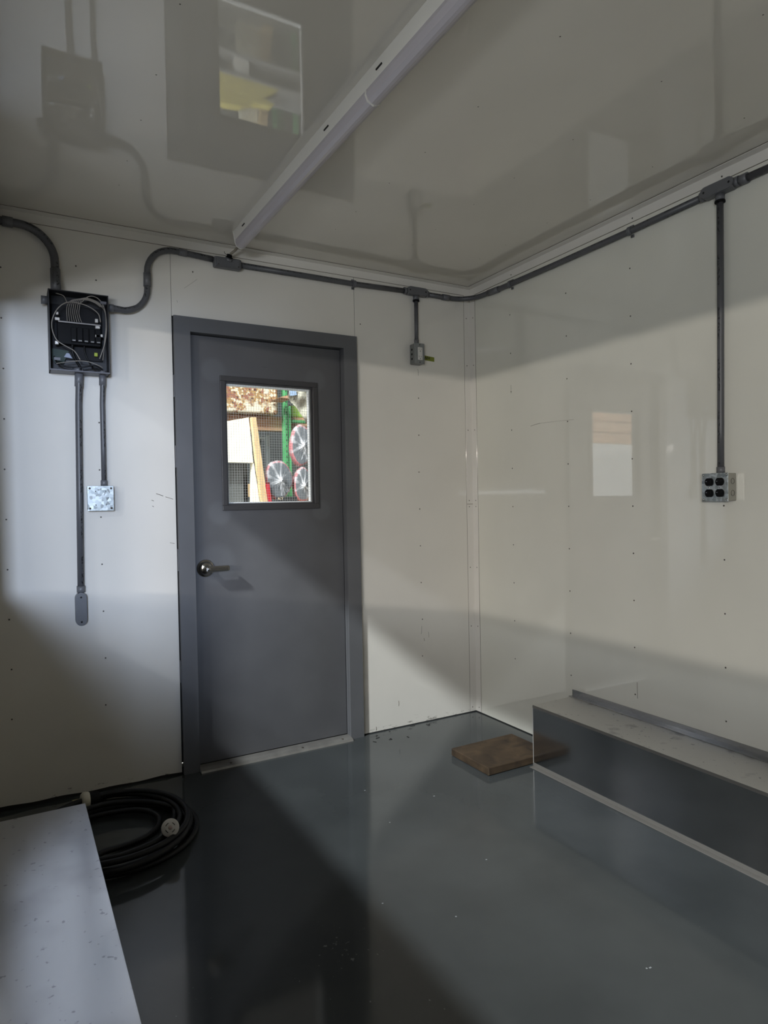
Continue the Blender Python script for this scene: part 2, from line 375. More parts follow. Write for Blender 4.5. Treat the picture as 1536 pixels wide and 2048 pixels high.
def alu(name, col, r0, r1, streak, spots=False, bump=0.25):
    m, t, b = new_mat(name); N, L = t.nodes, t.links
    tc = N.new('ShaderNodeTexCoord'); mp = N.new('ShaderNodeMapping'); mp.inputs['Scale'].default_value = streak
    L.new(tc.outputs['Object'], mp.inputs['Vector'])
    n = N.new('ShaderNodeTexNoise'); n.inputs['Scale'].default_value = 3; n.inputs['Detail'].default_value = 6; L.new(mp.outputs['Vector'], n.inputs['Vector'])
    mr = N.new('ShaderNodeMapRange'); mr.inputs['To Min'].default_value = r0; mr.inputs['To Max'].default_value = r1; L.new(n.outputs['Fac'], mr.inputs['Value']); L.new(mr.outputs['Result'], b.inputs['Roughness'])
    b.inputs['Metallic'].default_value = 1.0
    r = N.new('ShaderNodeValToRGB'); r.color_ramp.elements[0].color = (*[c*0.86 for c in col], 1); r.color_ramp.elements[1].color = (*col, 1)
    L.new(n.outputs['Fac'], r.inputs['Fac']); last = r.outputs['Color']
    if spots:
        n2 = N.new('ShaderNodeTexNoise'); n2.inputs['Scale'].default_value = 62; n2.inputs['Detail'].default_value = 2
        L.new(tc.outputs['Object'], n2.inputs['Vector'])
        n3 = N.new('ShaderNodeTexNoise'); n3.inputs['Scale'].default_value = 7; n3.inputs['Detail'].default_value = 3
        L.new(tc.outputs['Object'], n3.inputs['Vector'])
        for src, lo, hi, amt, c2 in ((n2, 0.67, 0.73, 0.6, (0.22, 0.22, 0.25)), (n3, 0.60, 0.68, 0.55, (0.26, 0.25, 0.27))):
            rr = N.new('ShaderNodeValToRGB'); rr.color_ramp.elements[0].position = lo; rr.color_ramp.elements[1].position = hi
            rr.color_ramp.elements[0].color = (0, 0, 0, 1); rr.color_ramp.elements[1].color = (amt, amt, amt, 1); L.new(src.outputs['Fac'], rr.inputs['Fac'])
            mx = N.new('ShaderNodeMixRGB'); mx.inputs['Color2'].default_value = (*c2, 1); L.new(rr.outputs['Color'], mx.inputs['Fac']); L.new(last, mx.inputs['Color1']); last = mx.outputs['Color']
    L.new(last, b.inputs['Base Color'])
    n4 = N.new('ShaderNodeTexNoise'); n4.inputs['Scale'].default_value = 5; n4.inputs['Detail'].default_value = 2; L.new(tc.outputs['Object'], n4.inputs['Vector'])
    bp = N.new('ShaderNodeBump'); bp.inputs['Strength'].default_value = bump; bp.inputs['Distance'].default_value = 0.004
    L.new(n4.outputs['Fac'], bp.inputs['Height']); L.new(bp.outputs['Normal'], b.inputs['Normal'])
    return m
M_ALU = alu('mill_aluminium', (0.50, 0.50, 0.50), 0.10, 0.22, (1, 1, 1), bump=0.15)
M_ALUTOP = alu('worn_aluminium_top', (0.74, 0.73, 0.71), 0.30, 0.46, (1, 1, 1), spots=True, bump=0.1)
def worn_top():
    m = M_ALUTOP.copy(); m.name = 'dented_aluminium_top'
    for n in m.node_tree.nodes:
        if n.type == 'TEX_NOISE' and abs(n.inputs['Scale'].default_value-7) < .1:
            n.inputs['Scale'].default_value = 4.2
        if n.type == 'VALTORGB' and abs(n.color_ramp.elements[1].color[0]-.55) < .01:
            n.color_ramp.elements[0].position = .50; n.color_ramp.elements[1].position = .75; n.color_ramp.elements[1].color = (.45, .45, .45, 1)
        if n.type == 'MAPPING': n.inputs['Scale'].default_value = (9, 1.2, 1)
        if n.type == 'MAP_RANGE': n.inputs['To Min'].default_value = .14; n.inputs['To Max'].default_value = .26
        if n.type == 'VALTORGB' and n.color_ramp.elements[1].color[0] > .7: n.color_ramp.elements[0].color = (.56, .57, .60, 1); n.color_ramp.elements[1].color = (.66, .67, .71, 1)
    return m
M_ALUTOP2 = worn_top()
M_ALUEDGE = mat('aluminium_edge', (0.30, 0.285, 0.265), 0.4, 0.7)
M_THRESH = mat('aluminium_threshold', (0.34, 0.33, 0.31), 0.45, 0.6, var=(18, 0.3, (0.22, 0.21, 0.20)))

# ------------------------------------------------------------------ the room shell
H = 2.44; XL = -2.43; YR = -5.2
FX0, FX1, FZ = -1.675, -0.750, 2.087          # outer outline of the door frame
GX = -1.6795                                    # edge of the panel left of the frame (open dark gap)
floor = MB().box((XL-.06, YR-.06, -.10), (0.06, 0.06, 0)).build('floor', M_FLOOR, kind='structure')
ceiling = MB().box((XL-.06, YR-.06, H), (0.06, 0.06, H+.06)).build('ceiling', M_CEIL, kind='structure')

wb = MB()
wb.box((XL-.06, 0, 0), (GX, .06, H)); wb.box((GX, 0, FZ+.002), (FX1+.004, .06, H)); wb.box((FX1+.004, 0, 0), (.06, .06, H))
wall_back = wb.build('wall_back', M_GAP, kind='structure')
PT = .0025
def panel(a, b, par, m): return MB().box(a, b, .0006, 1).build('wall_panel', m, par)
# the left sheet lifts off the floor and curls at its lower left corner
pb = MB()
def curl(u, v):
    x = XL + (GX-.001-XL)*u; z = .010 + (H-.010)*v
    if v == 0: z += .010*max(0, 1-u*1.6) + .002*math.sin(u*23)
    return (x, -PT, z)
pb.grid(curl, 40, 1, False)
def curlb(u, v):
    p = curl(u, v); return (p[0], 0, p[2])
pb.grid(curlb, 40, 1, False)
pb.build('wall_panel', M_WALL, wall_back)
panel((GX+.0005, -PT, FZ+.001), (FX1-.001, 0, H), wall_back, M_WALL)
panel((FX1+.001, -PT, .005), (-.0008, 0, H), wall_back, M_WALL)

wr = MB().box((0, YR-.06, 0), (.06, 0, H)).build('wall_right', M_GAP, kind='structure')
MB().box((-PT, -2.92, .005), (0, -.0006, H), .0006, 1).build('wall_panel', M_WALLR, wr)
MB().box((-PT, YR, .005), (0, -2.923, H), .0006, 1).build('wall_panel', M_WALLR, wr)

# left wall with the serving-window opening (outside the frame, it is where the daylight enters)
WY0, WY1, WZ0, WZ1 = -4.40, -0.50, .933, 2.05
wl = MB()
wl.box((XL-.06, YR, 0), (XL, .0, WZ0)); wl.box((XL-.06, YR, WZ1), (XL, .0, H))
wl.box((XL-.06, WY1, WZ0), (XL, 0, WZ1)); wl.box((XL-.06, YR, WZ0), (XL, WY0, WZ1))
wall_left = wl.build('wall_left', M_WALL, kind='structure')
wall_front = MB().box((XL, YR-.06, 0), (0, YR, H)).build('wall_front', M_WALL, kind='structure')

# angle trims: flanges 1.5 mm proud
t1 = MB()   # inside corner, lower piece and upper piece butt at z = 1.205
for (z0, z1) in ((.006, 1.204), (1.2065, H-.001)):
    t1.box((-.046, -PT-.0016, z0), (-.0005, -PT, z1), .0004, 1); t1.box((-PT-.0016, -.050, z0), (-PT, -.0005, z1), .0004, 1)
corner_trim = t1.build('trim_1', M_TRIM, kind='structure')
k = MB(); k.box((-.0475, -PT-.0006, .006), (-.0461, -PT, H)); k.box((-PT-.0006, -.0520, .006), (-PT, -.0501, H)); k.box((-.045, -PT-.0012, 1.204), (-.004, -PT-.0004, 1.2065))  # dark strips draw shadow lines beside the flanges, the last fills the joint
k.build('joint_and_shadow_lines', M_SEAM_SHADE, corner_trim, kind='stuff')
def ceil_trim(name, back):
    t = MB()
    if back:
        t.box((XL, -PT-.0024, H-.040), (-.002, -PT, H-.0005), .0004, 1); t.box((XL, -.040, H-.0032), (-.002, -PT-.0024, H-.0004), .0004, 1)
    else:
        t.box((-PT-.0032, YR, H-.042), (-PT-.0001, -.004, H-.0005), .0004, 1); t.box((-.040, YR, H-.0036), (-PT-.0032, -.004, H-.0004), .0004, 1)
    o = t.build(name, M_TRIM, kind='structure')
    k = MB()  # dark strips painted as shadow lines along the flange edges
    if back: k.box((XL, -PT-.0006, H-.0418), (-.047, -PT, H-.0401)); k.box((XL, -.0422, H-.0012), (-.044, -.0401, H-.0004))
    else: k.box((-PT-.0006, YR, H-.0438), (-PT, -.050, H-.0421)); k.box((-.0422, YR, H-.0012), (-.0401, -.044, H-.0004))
    k.build('painted_shadow_line', M_SEAM_SHADE, o, kind='stuff')
    return o
trim_b = ceil_trim('trim_2', True); trim_r = ceil_trim('trim_3', False)

# rivet heads of the sheets: too small to pick apart singly
def rivets(par, pts, nrm):
    m = MB(); nrm = Vector(nrm)
    for p in pts:
        p = Vector(p); m.lathe(p, nrm, [(.0034, -.0005), (.0034, .0004), (.0024, .0013), (0, .0016)], 8)
    return m.build('rivet_heads', M_SCREW, par, kind='stuff')
bp_ = []
for x, z0 in ((-.366, .37), (-1.995, .37), (-2.350, .37)):
    z = z0
    while z < 2.25: bp_.append((x+random.Random(int(z*99)).uniform(-.003, .003), -PT, z)); z += .2035
bp_ += [(-.716, -PT, z) for z in (2.16,)] + [(-1.58, -PT, 2.30), (-2.07, -PT, 2.25), (-.95, -PT, 2.405), (-1.22, -PT, 2.405), (-1.62, -PT, 2.405), (-.42, -PT, 2.405), (-2.0, -PT, 2.405)]
rivets(wall_back, bp_, (0, -1, 0))
rp_ = []
for y in (-.352, -.758, -1.134, -1.552, -1.96, -2.36):
    z = .375
    while z < 2.3: rp_.append((-PT, y, z)); z += .2035
rp_ += [(-PT-.0032, y, 2.412) for y in (-.37, -1.153, -1.56)]
rivets(wr, rp_, (-1, 0, 0))
cr_ = []
for z in (.03, .50, .84, 1.19, 1.225, 1.63, 2.0, 2.27):
    cr_.append((-.030, -PT-.0016, z))
m = MB()
for p in cr_: m.lathe(p, (0, -1, 0), [(.0032, -.0004), (.0032, .0004), (.0022, .0012), (0, .0015)], 8)
for p in cr_: m.lathe((-PT-.0016, -.032, p[2]), (-1, 0, 0), [(.0032, -.0004), (.0032, .0004), (.0022, .0012), (0, .0015)], 8)
m.build('rivet_heads', M_SCREW, corner_trim, kind='stuff')
cp_ = []
m = MB()
for x in (-.25, -.65, -1.05, -1.95):
    for y in (-.42, -.62, -.9, -1.15, -1.45, -1.8, -2.1): m.lathe((x, y, H), (0, 0, -1), [(.0022, -.0004), (.0022, .0002), (0, .0006)], 8)
m.build('rivet_heads', M_SCREW, ceiling, kind='stuff')

# small scuffs and pencil marks on the sheets, paint chips on the floor
M_SCUFF = mat('scuff_grey', (.13, .11, .09), .8)
k = MB()
for (x0, z0, x1, z1, r) in ((-1.765, 1.283, -1.735, 1.272, .0014), (-1.725, 1.268, -1.692, 1.257, .0011), (-1.786, 1.254, -1.776, 1.250, .0012), (-1.783, 1.228, -1.777, 1.224, .0012), (-.364, 1.955, -.362, 1.918, .0007), (-.368, .536, -.372, .492, .0007), (-.355, .468, -.353, .452, .0010), (-.325, .500, -.322, .468, .0006), (-.525, .146, -.525, .118, .0010), (-.667, .030, -.667, .012, .0013), (-.32, .020, -.319, .008, .0010), (-1.655+.0, 2.16, -1.652, 2.15, .0005), (-1.62, 2.22, -1.56, 2.27, .0004), (-1.71, 1.06, -1.69, 1.055, .0009)):
    k.tube([(x0, -PT-.0002, z0), ((x0+x1)/2+.001, -PT-.0002, (z0+z1)/2), (x1, -PT-.0002, z1)], r, 5)
k.build('scuff_marks', M_SCUFF, wall_back, kind='stuff')
k = MB()
for (y0, z0, y1, z1, r) in ((-.50, 1.601, -.57, 1.608, .0009), (-.57, 1.608, -.80, 1.600, .0004), (-.352, 1.835, -.352, 1.79, .0006), (-1.145, .43, -1.146, .36, .0008)):
    k.tube([(-PT-.0002, y0, z0), (-PT-.0002, (y0+y1)/2, (z0+z1)/2+.001), (-PT-.0002, y1, z1)], r, 5)
k.build('scuff_marks', M_SCUFF, wr, kind='stuff')
rr = random.Random(11); k = MB()
for (x, y) in [(-.649, -.129), (-.655, -.135), (-.56, -.151), (-.361, -.048), (-.37, -.052), (-.69, -.05), (-.70, -.08), (-.60, -.03), (-.45, -.02), (-.74, -.12)]:
    a = rr.uniform(0, 3.1); l = rr.uniform(.004, .014)
    k.box((x-l, y-.003, .0002), (x+l, y+.003, .0014), rot=Matrix.Rotation(a, 3, 'Z'), piv=(x, y, 0))
k.build('paint_chips', M_GAP, floor, kind='stuff')
k = MB()
for (x, y) in [(-1.374, -1.332), (-.922, -1.932), (-.912, -1.935), (-1.1, -.9), (-1.05, -.6), (-.95, -1.3), (-1.22, -1.5), (-.83, -.8)]:
    l = rr.uniform(.002, .005); k.box((x-l, y-.002, .0002), (x+l, y+.002, .0008))
k.build('dust_specks', mat('pale_dust', (.30, .31, .32), .8), floor, kind='stuff')

# ------------------------------------------------------------------ door
door = bpy.data.objects.new('door_1', None); COL.objects.link(door); tag(door, 'grey metal entrance door with a wired glass window', kind='structure')
DX0, DX1, DZ = -1.603, -0.826, 2.020
fr = MB()
YF = -.024
fr.prism([(FX0, 0), (FX0, FZ), (FX1, FZ), (FX1, 0), (DX1, 0), (DX1, DZ), (DX0, DZ), (DX0, 0)], 1, YF, YF+.022)
fr.build('door_frame', M_FRAME, door)
jm = MB()  # returns of the pressed frame behind the face
jm.box((DX0-.012, YF+.020, 0), (DX0, .060, DZ+.012)); jm.box((DX1, YF+.020, 0), (DX1+.012, .060, DZ+.012)); jm.box((DX0, YF+.020, DZ), (DX1, .060, DZ+.012))
jm.box((DX0, .045, 0), (DX0+.016, .060, DZ)); jm.box((DX1-.016, .045, 0), (DX1, .060, DZ)); jm.box((DX0, .045, DZ-.016), (DX1, .060, DZ))
jm.build('door_jamb', M_FRAME, door)
ga = MB()  # dark cavity between the sheet edge and the frame, open to daylight at its foot
ga.box((GX, .010, .047), (DX0-.013, .058, 1.30)); ga.box((GX, .010, 1.30), (DX0-.013, .058, FZ-.002)); ga.box((GX, .010, 0), (DX0-.013, .058, .026))
ga.build('frame_cavity', M_GAP, door)
sh = MB()
for z in (.42, .93, 1.40, 1.72): sh.box((GX+.001, -.014, z), (FX0-.0005, .010, z+.10))
sh.build('frame_shim', M_FRAME, door)
# leaf with the window cut-out
LX0, LX1, LZ0, LZ1 = -1.440, -0.985, 1.222, 1.815
lf = MB(); a, b_ = DX0+.004, DX1-.004; y0, y1 = .018, .044
z0, z1 = .020, DZ-.004
lf.box((a, y0, z0), (LX0, y1, z1)); lf.box((LX1, y0, z0), (b_, y1, z1)); lf.box((LX0, y0, z0), (LX1, y1, LZ0)); lf.box((LX0, y0, LZ1), (LX1, y1, z1))
leaf = lf.build('door_leaf', M_DOOR, door)
bmx = bmesh.new(); bmx.from_mesh(leaf.data); bmesh.ops.remove_doubles(bmx, verts=bmx.verts, dist=1e-5); bmx.to_mesh(leaf.data); bmx.free()
# window frame (lite kit)
def ring(mb, ox0, ox1, oz0, oz1, wdt, ya, yb, bev=.002):
    mb.box((ox0, ya, oz0), (ox1, yb, oz0+wdt), bev); mb.box((ox0, ya, oz1-wdt), (ox1, yb, oz1), bev)
    mb.box((ox0, ya, oz0+wdt), (ox0+wdt, yb, oz1-wdt), bev); mb.box((ox1-wdt, ya, oz0+wdt), (ox1, yb, oz1-wdt), bev)
k = MB(); ring(k, -1.461, -.964, 1.200, 1.838, .024, .008, .022); k.build('window_frame', M_LITE, door)
k = MB(); ring(k, -1.438, -.987, 1.223, 1.815, .010, .0225, .034, .001); k.build('window_stop', M_LITE, door)
k = MB(); ring(k, -1.438, -.985, 1.223, 1.815, .016, .0405, .064, .001); k.build('outer_window_stop', M_STOP, door)
m, t, b = new_mat('window_glass'); b.inputs['Base Color'].default_value = (1, 1, 1, 1); b.inputs['Roughness'].default_value = 0.0
gl = t.nodes.new('ShaderNodeBsdfGlossy'); gl.inputs['Roughness'].default_value = 0.0; tr = t.nodes.new('ShaderNodeBsdfTransparent'); mxs = t.nodes.new('ShaderNodeMixShader')
fr_ = t.nodes.new('ShaderNodeFresnel'); fr_.inputs['IOR'].default_value = 1.45
gm_ = t.nodes.new('ShaderNodeNewGeometry'); iv_ = t.nodes.new('ShaderNodeMath'); iv_.operation = 'SUBTRACT'; iv_.inputs[0].default_value = 1.0
t.links.new(gm_.outputs['Backfacing'], iv_.inputs[1]); mu_ = t.nodes.new('ShaderNodeMath'); mu_.operation = 'MULTIPLY'
t.links.new(fr_.outputs[0], mu_.inputs[0]); t.links.new(iv_.outputs[0], mu_.inputs[1]); t.links.new(mu_.outputs[0], mxs.inputs[0]); t.links.new(tr.outputs[0], mxs.inputs[1]); t.links.new(gl.outputs[0], mxs.inputs[2]); t.links.new(mxs.outputs[0], t.nodes['Material Output'].inputs[0])
M_GLASS = m
pane = MB().box((-1.432, .0350, 1.230), (-.993, .0400, 1.809)).build('window_pane', M_GLASS, door)
wg = MB(); s_ = .0127; x = -1.430
while x < -.994: wg.box((x-.00045, .0371, 1.231), (x+.00045, .0379, 1.808)); x += s_
z = 1.235
while z < 1.808: wg.box((-1.431, .0371, z-.00045), (-.994, .0379, z+.00045)); z += s_
wg.build('wire_mesh', mat('wired_glass_wire', (0.62, 0.64, 0.62), 0.5, 0.0), door, kind='stuff')
# lever handle
hd = MB(); hc = (-1.548, .018, .932)
hd.lathe(hc, (0, -1, 0), [(.0, 0), (.041, 0), (.041, .004), (.038, .008), (.031, .009), (.031, .012), (.028, .020), (.019, .026), (.014, .028), (.0135, .044), (0, .044)], 36)
hd.box((-1.562, -.052, .919), (-1.452, -.028, .945), .006, 3)
hd.prism([(-1.466, -.0515), (-1.452, -.0515), (-1.450, -.022), (-1.458, -.018), (-1.468, -.028)], 2, .923, .941)
hd.build('door_handle', M_CHROME, door, label='satin metal lever handle on a round rose')
MB().lathe((-1.548, -.0495, .932), (0, -1, 0), [(0, 0), (.0065, 0), (.0065, .003), (.004, .004), (0, .003)], 16).build('lock_cylinder', M_STEEL, door)
th = MB(); th.prism([(-.052, 0), (-.048, .009), (-.020, .016), (.016, .017), (.016, 0)], 0, DX0, DX1)
th.build('threshold', M_THRESH, door)
k = MB()
for x in (-1.46, -1.10, -.88): k.lathe((x, -.030, .0135), (0, 0, 1), [(.006, 0), (.006, .002), (0, .003)], 10)
k.build('threshold_screws', M_SCREW, door, kind='stuff')
MB().box((DX0, .045, 0), (DX1, .060, .018)).build('sill_block', M_GAP, door)

# ------------------------------------------------------------------ wheel well boxes
def well(name, x0, x1, side, label):
    """side=+1: inner face looks to -x (right box); -1: looks to +x (left box)"""
    T = thing(name, label, 'wheel well', ((x0+x1)/2, -2.2, 0))
    ya, yb, z1 = -4.0, -.782, .282
    xin = x0 if side > 0 else x1
    MB().box((x0, ya, z1-.003), (x1, yb, z1), .001, 1).build('top_panel', M_ALUTOP if side > 0 else M_ALUTOP2, T)
    if side > 0: MB().box((x0, ya, .004), (x0+.003, yb-.001, z1-.003)).build('side_panel', M_ALU, T)
    else: MB().box((x1-.003, ya, .004), (x1, yb-.001, z1-.003)).build('side_panel', M_ALU, T)
    MB().box((x0+.003, yb-.003, 0), (x1-.003, yb, z1-.003)).build('end_panel', M_ALU, T)
    if side > 0:
        MB().box((x0-.024, ya, .0), (x0+.002, yb+.001, .003), .0008, 1).build('floor_flange', M_ALUEDGE, T)
        MB().box((x0-.0025, ya, .003), (x0, yb+.001, .018), .0006, 1).build('corner_bead', M_ALUEDGE, T)
        MB().box((x0-.001, ya, z1-.011), (x0-.0001, yb, z1+.0012), .0004, 1).build('edge_fold', M_ALUEDGE, T)
        MB().box((x0-.001, yb-.002, .0), (x0+.003, yb+.0015, z1), .0005, 1).build('corner_fold', mat('painted_edge_highlight', (.8, .78, .75), .35, .8), T)  # paler strip puts the highlight along this corner into the colour
        k = MB(); k.box((x1-.006, ya, z1), (x1-.003, yb+.012, z1+.030), .0006, 1); k.box((x1-.030, ya, z1+.0002), (x1-.006, yb+.012, z1+.0025), .0006, 1)
        k.build('wall_angle', M_ALU, T)
    else:
        MB().box((x1-.002, ya, .0), (x1+.024, yb+.001, .003), .0008, 1).build('floor_flange', M_ALUEDGE, T)
    return T
well('wheel_well_box', -.270, -.0032, 1, 'aluminium wheel well box along the right wall beside the wood board')
well('wheel_well_box', XL+.003, -2.150, -1, 'scratched aluminium wheel well box in the lower left corner beside the cable')

# ------------------------------------------------------------------ wood board on the floor
def wood_mat(name, c1, c2, sc=(1, 9, 9)):
    m, t, b = new_mat(name); N, L = t.nodes, t.links
    tc = N.new('ShaderNodeTexCoord'); mp = N.new('ShaderNodeMapping'); mp.inputs['Scale'].default_value = sc; L.new(tc.outputs['Object'], mp.inputs['Vector'])
    n = N.new('ShaderNodeTexNoise'); n.inputs['Scale'].default_value = 6; n.inputs['Detail'].default_value = 8; n.inputs['Distortion'].default_value = 0.8; L.new(mp.outputs['Vector'], n.inputs['Vector'])
    r = N.new('ShaderNodeValToRGB'); r.color_ramp.elements[0].position = 0.3; r.color_ramp.elements[1].position = 0.7
    r.color_ramp.elements[0].color = (*c1, 1); r.color_ramp.elements[1].color = (*c2, 1); L.new(n.outputs['Fac'], r.inputs['Fac']); L.new(r.outputs['Color'], b.inputs['Base Color'])
    b.inputs['Roughness'].default_value = 0.75
    bp = N.new('ShaderNodeBump'); bp.inputs['Strength'].default_value = 0.3; bp.inputs['Distance'].default_value = 0.002; L.new(n.outputs['Fac'], bp.inputs['Height']); L.new(bp.outputs['Normal'], b.inputs['Normal'])
    return m
M_BLOCK = wood_mat('dark_stained_plywood', (0.020, 0.011, 0.005), (0.065, 0.040, 0.019), (2, 2, 2))
wbk = MB()
wbk.box((-.515, -.764, .001), (-.140, -.478, .037), .004, 2)
o = wbk.build('wood_board', M_BLOCK); tag(o, 'dark brown square wood board lying on the floor at the wheel well corner', 'board')
rr = random.Random(4)
for v in o.data.vertices:
    v.co += Vector((rr.uniform(-.0015, .0015), rr.uniform(-.0015, .0015), rr.uniform(-.0006, .0006) if v.co.z > .01 else 0))

# ------------------------------------------------------------------ coiled power cable
T = thing('power_cable', 'thick black power cable coiled on the floor beside the left wheel well', 'cable', (-2.04, -.51, 0))
pts = []; rr = random.Random(7); turns = 6.15; n = int(turns*26)
cx, cyy = -2.040, -.495
for i in range(n+1):
    t = i/n; an = 2*math.pi*turns*t + 2.6
    lay = t*turns
    R = .256 + .026*math.sin(lay*2.4+1) + .014*math.sin(an*1.0+lay)
    zz = .0125 + .0235*min(2.3, max(0, (lay-.2)*.42)) + .004*math.sin(an*2+lay)
    ox = .014*math.sin(lay*1.9); oy = .016*math.cos(lay*2.7)
    px_, py_ = cx+ox+R*1.02*math.cos(an), cyy+oy+R*1.02*math.sin(an)
    if px_ < -2.12: py_ = max(py_, -.764)
    pts.append((px_, py_, max(.0118, zz)))
# clean lead-out to the connector: a free loop through the middle
end = [(-2.13, -.70, .045), (-2.09, -.60, .020), (-2.02, -.575, .012), (-1.945, -.555, .012), (-1.885, -.50, .012), (-1.862, -.435, .018), (-1.885, -.38, .026), (-1.94, -.335, .030), (-2.05, -.300, .026), (-2.14, -.295, .020)]
MB().tube(pts, .0108, 10, smooth_pts=1).build('cable_coil', M_RUBBER, T)
MB().tube(end, .0105, 10, smooth_pts=2).build('cable_loop', M_RUBBER, T)
MB().tube([(-1.862, -.640, .063), (-1.856, -.610, .052), (-1.842, -.560, .034), (-1.822, -.510, .036), (-1.806, -.440, .040), (-1.812, -.380, .042)], .0105, 10, smooth_pts=2).build('cable_tail', M_RUBBER, T)
ax = Vector((-.16, -.86, .50)).normalized(); pc = Vector((-1.870, -.682, .087))
pl = MB().lathe(pc-ax*.045, ax, [(0, 0), (.014, 0), (.018, .006), (.026, .018), (.027, .034), (0, .034)], 24).build('plug_body', M_BLACK, T)
rg = MB().lathe(pc-ax*.012, ax, [(.0, 0), (.0295, 0), (.0305, .002), (.0305, .020), (.028, .0225), (.0, .0225)], 32).build('plug_face', M_WHITEPL, T, label='round white connector face')
sl = MB(); q = ax.to_track_quat('Z', 'Y').to_matrix(); fo = pc+ax*.0106
for k_ in range(4):
    P_ = []
    for j in range(6):
        a = math.radians(k_*90+20+j*9); P_.append(fo+q @ Vector((.0165*math.cos(a), .0165*math.sin(a), 0)))
    sl.tube(P_, .0012, 6)
sl.build('plug_slots', M_BLACKM, rg)
MB().lathe(fo, ax, [(0, 0), (.007, 0), (.007, .0006), (0, .0006)], 18).build('plug_centre', mat('pinkish_plastic', (.42, .33, .30), .4), rg)
pr = MB().lathe((-2.090, -.215, .060), (-.93, -.1, .05), [(0, 0), (.030, 0), (.033, .008), (.033, .022), (.026, .030), (0, .030)], 24); pr.build('cable_end_ring', mat('cream_plastic', (.55, .52, .42), .4), T)
k = MB()
for dy, dz in ((-.010, .008), (.010, .006), (0, -.012)): k.box((-2.150, -.218+dy-.003, .062+dz-.001), (-2.118, -.218+dy+.003, .062+dz+.001))
k.build('plug_pin', mat('brass', (.7, .6, .35), .3, 1.0), T)
MB().lathe((-2.092, -.215, .060), (.99, .1, -.03), [(.028, 0), (.028, .02), (.020, .045), (.012, .07), (0, .07)], 20).build('plug_boot', M_BLACK, T)

# ------------------------------------------------------------------ electrical: load centre
PX0, PX1, PZ0, PZ1, PY = -2.183, -1.955, 1.788, 2.117, -.085
T = thing('breaker_panel', 'open breaker panel with exposed wires and no cover on the wall left of the door', 'electrical panel', (-2.07, 0, 1.788))
k = MB(); th_ = .004
yb = -PT
k.box((PX0, yb, PZ0), (PX0+th_, PY, PZ1)); k.box((PX1-th_, yb, PZ0), (PX1, PY, PZ1)); k.box((PX0+th_, yb, PZ1-th_), (PX1-th_, PY, PZ1)); k.box((PX0+th_, yb-.001, PZ0+th_), (PX1-th_, yb-.004, PZ1-th_))
k.build('enclosure', M_PANELBOX, T)
MB().box((PX0, yb, PZ0), (PX1, PY-.001, PZ0+.006), .001, 1).build('bottom_lip', M_PANELRIM, T)
for (x, z, w_) in ((-2.155, 1.835, .012), (-1.975, 2.085, .012)): MB().box((x-w_, PY-.001, z-.006), (x+w_, PY+.002, z+.006), .001).build('cover_tab', M_PANELRIM, T)
back = MB().box((-2.168, -.010, 1.850), (-1.975, -.018, 2.075), .002).build('backplate', M_PANELBACK, T)
brk = MB().box((-2.150, -.020, 1.905), (-1.985, -.055, 1.992), .003).build('breaker_bracket', M_BLACK, T)
for i in range(5):
    x = -2.100+i*.0235
    b1 = MB().box((x, -.055, 1.915), (x+.0205, -.066, 1.975), .0015).build('breaker_slot', M_BLACK, T)
    MB().box((x+.004, -.066, 1.918), (x+.0165, -.068, 1.923)).build('terminal', M_STEEL, b1)
MB().box((-2.147, -.056, 1.9915), (-1.985, -.062, 1.9975), .001).build('neutral_bar', mat('dull_bar', (.30, .28, .27), .4, .6), T)
for (x, z, w_, h_) in ((-2.150, 2.003, .009, .006), (-2.150, 2.026, .005, .006), (-2.001, 2.012, .006, .008), (-1.997, 1.985, .009, .006), (-1.998, 1.948, .009, .006), (-1.984, 1.951, .006, .006), (-2.154, 1.905, .007, .007)):
    MB().box((x-w_, -.052, z-h_), (x+w_, -.066, z+h_), .002).build('lug', mat('lug_metal', (.75, .72, .68), .3, .5) if 'lug_metal' not in bpy.data.materials else bpy.data.materials['lug_metal'], T)
MB().prism([(-2.172, 1.890), (-2.106, 1.884), (-2.128, 1.829), (-2.160, 1.829), (-2.174, 1.850)], 1, -.020, -.022).build('wiring_label', M_GREEN_LBL, T)
MB().prism([(-2.126, 1.857), (-2.094, 1.853), (-2.106, 1.874), (-2.116, 1.874)], 1, -.0225, -.024).build('warning_label', M_BLUE_LBL, T)
MB().box((-2.010, -.030, 1.868), (-1.996, -.034, 1.884), .002).build('ground_mark', M_YEL, T)
yw = -.070
def wire(p, r=.0016, y=yw, m=M_BEIGEPL, nm='wire'): return MB().tube([(a, y+.008*math.sin(i*1.3), c) for i, (a, c) in enumerate(p)], r, 8, smooth_pts=2).build(nm, m, T)
wire([(-2.069, 1.839), (-2.084, 1.868), (-2.098, 1.88), (-2.132, 1.895), (-2.156, 1.912), (-2.169, 1.948), (-2.171, 1.985), (-2.16, 2.021), (-2.14, 2.05), (-2.113, 2.069), (-2.079, 2.075), (-2.042, 2.07), (-2.014, 2.055), (-1.994, 2.033), (-1.988, 2.003)], .0021, -.078)
for i in range(7):
    x0, x1 = -2.113+i*.0078, -2.113+i*.0090
    wire([(x1, 1.998), (x0-.001, 2.03), (x0, 2.055), (x0+.008, 2.073+.003*i), (x0+.03, 2.088+.002*i), (-2.02+.004*i, 2.092), (-1.985+.002*i, 2.074)], .0013, -.066)
wire([(-2.070, 2.070), (-2.054, 2.085), (-2.036, 2.104), (-2.013, 2.108), (-1.988, 2.094), (-1.970, 2.063), (-1.963, 2.026), (-1.963, 1.987), (-1.968, 1.945), (-1.977, 1.902), (-1.994, 1.851)], .0019, -.076)
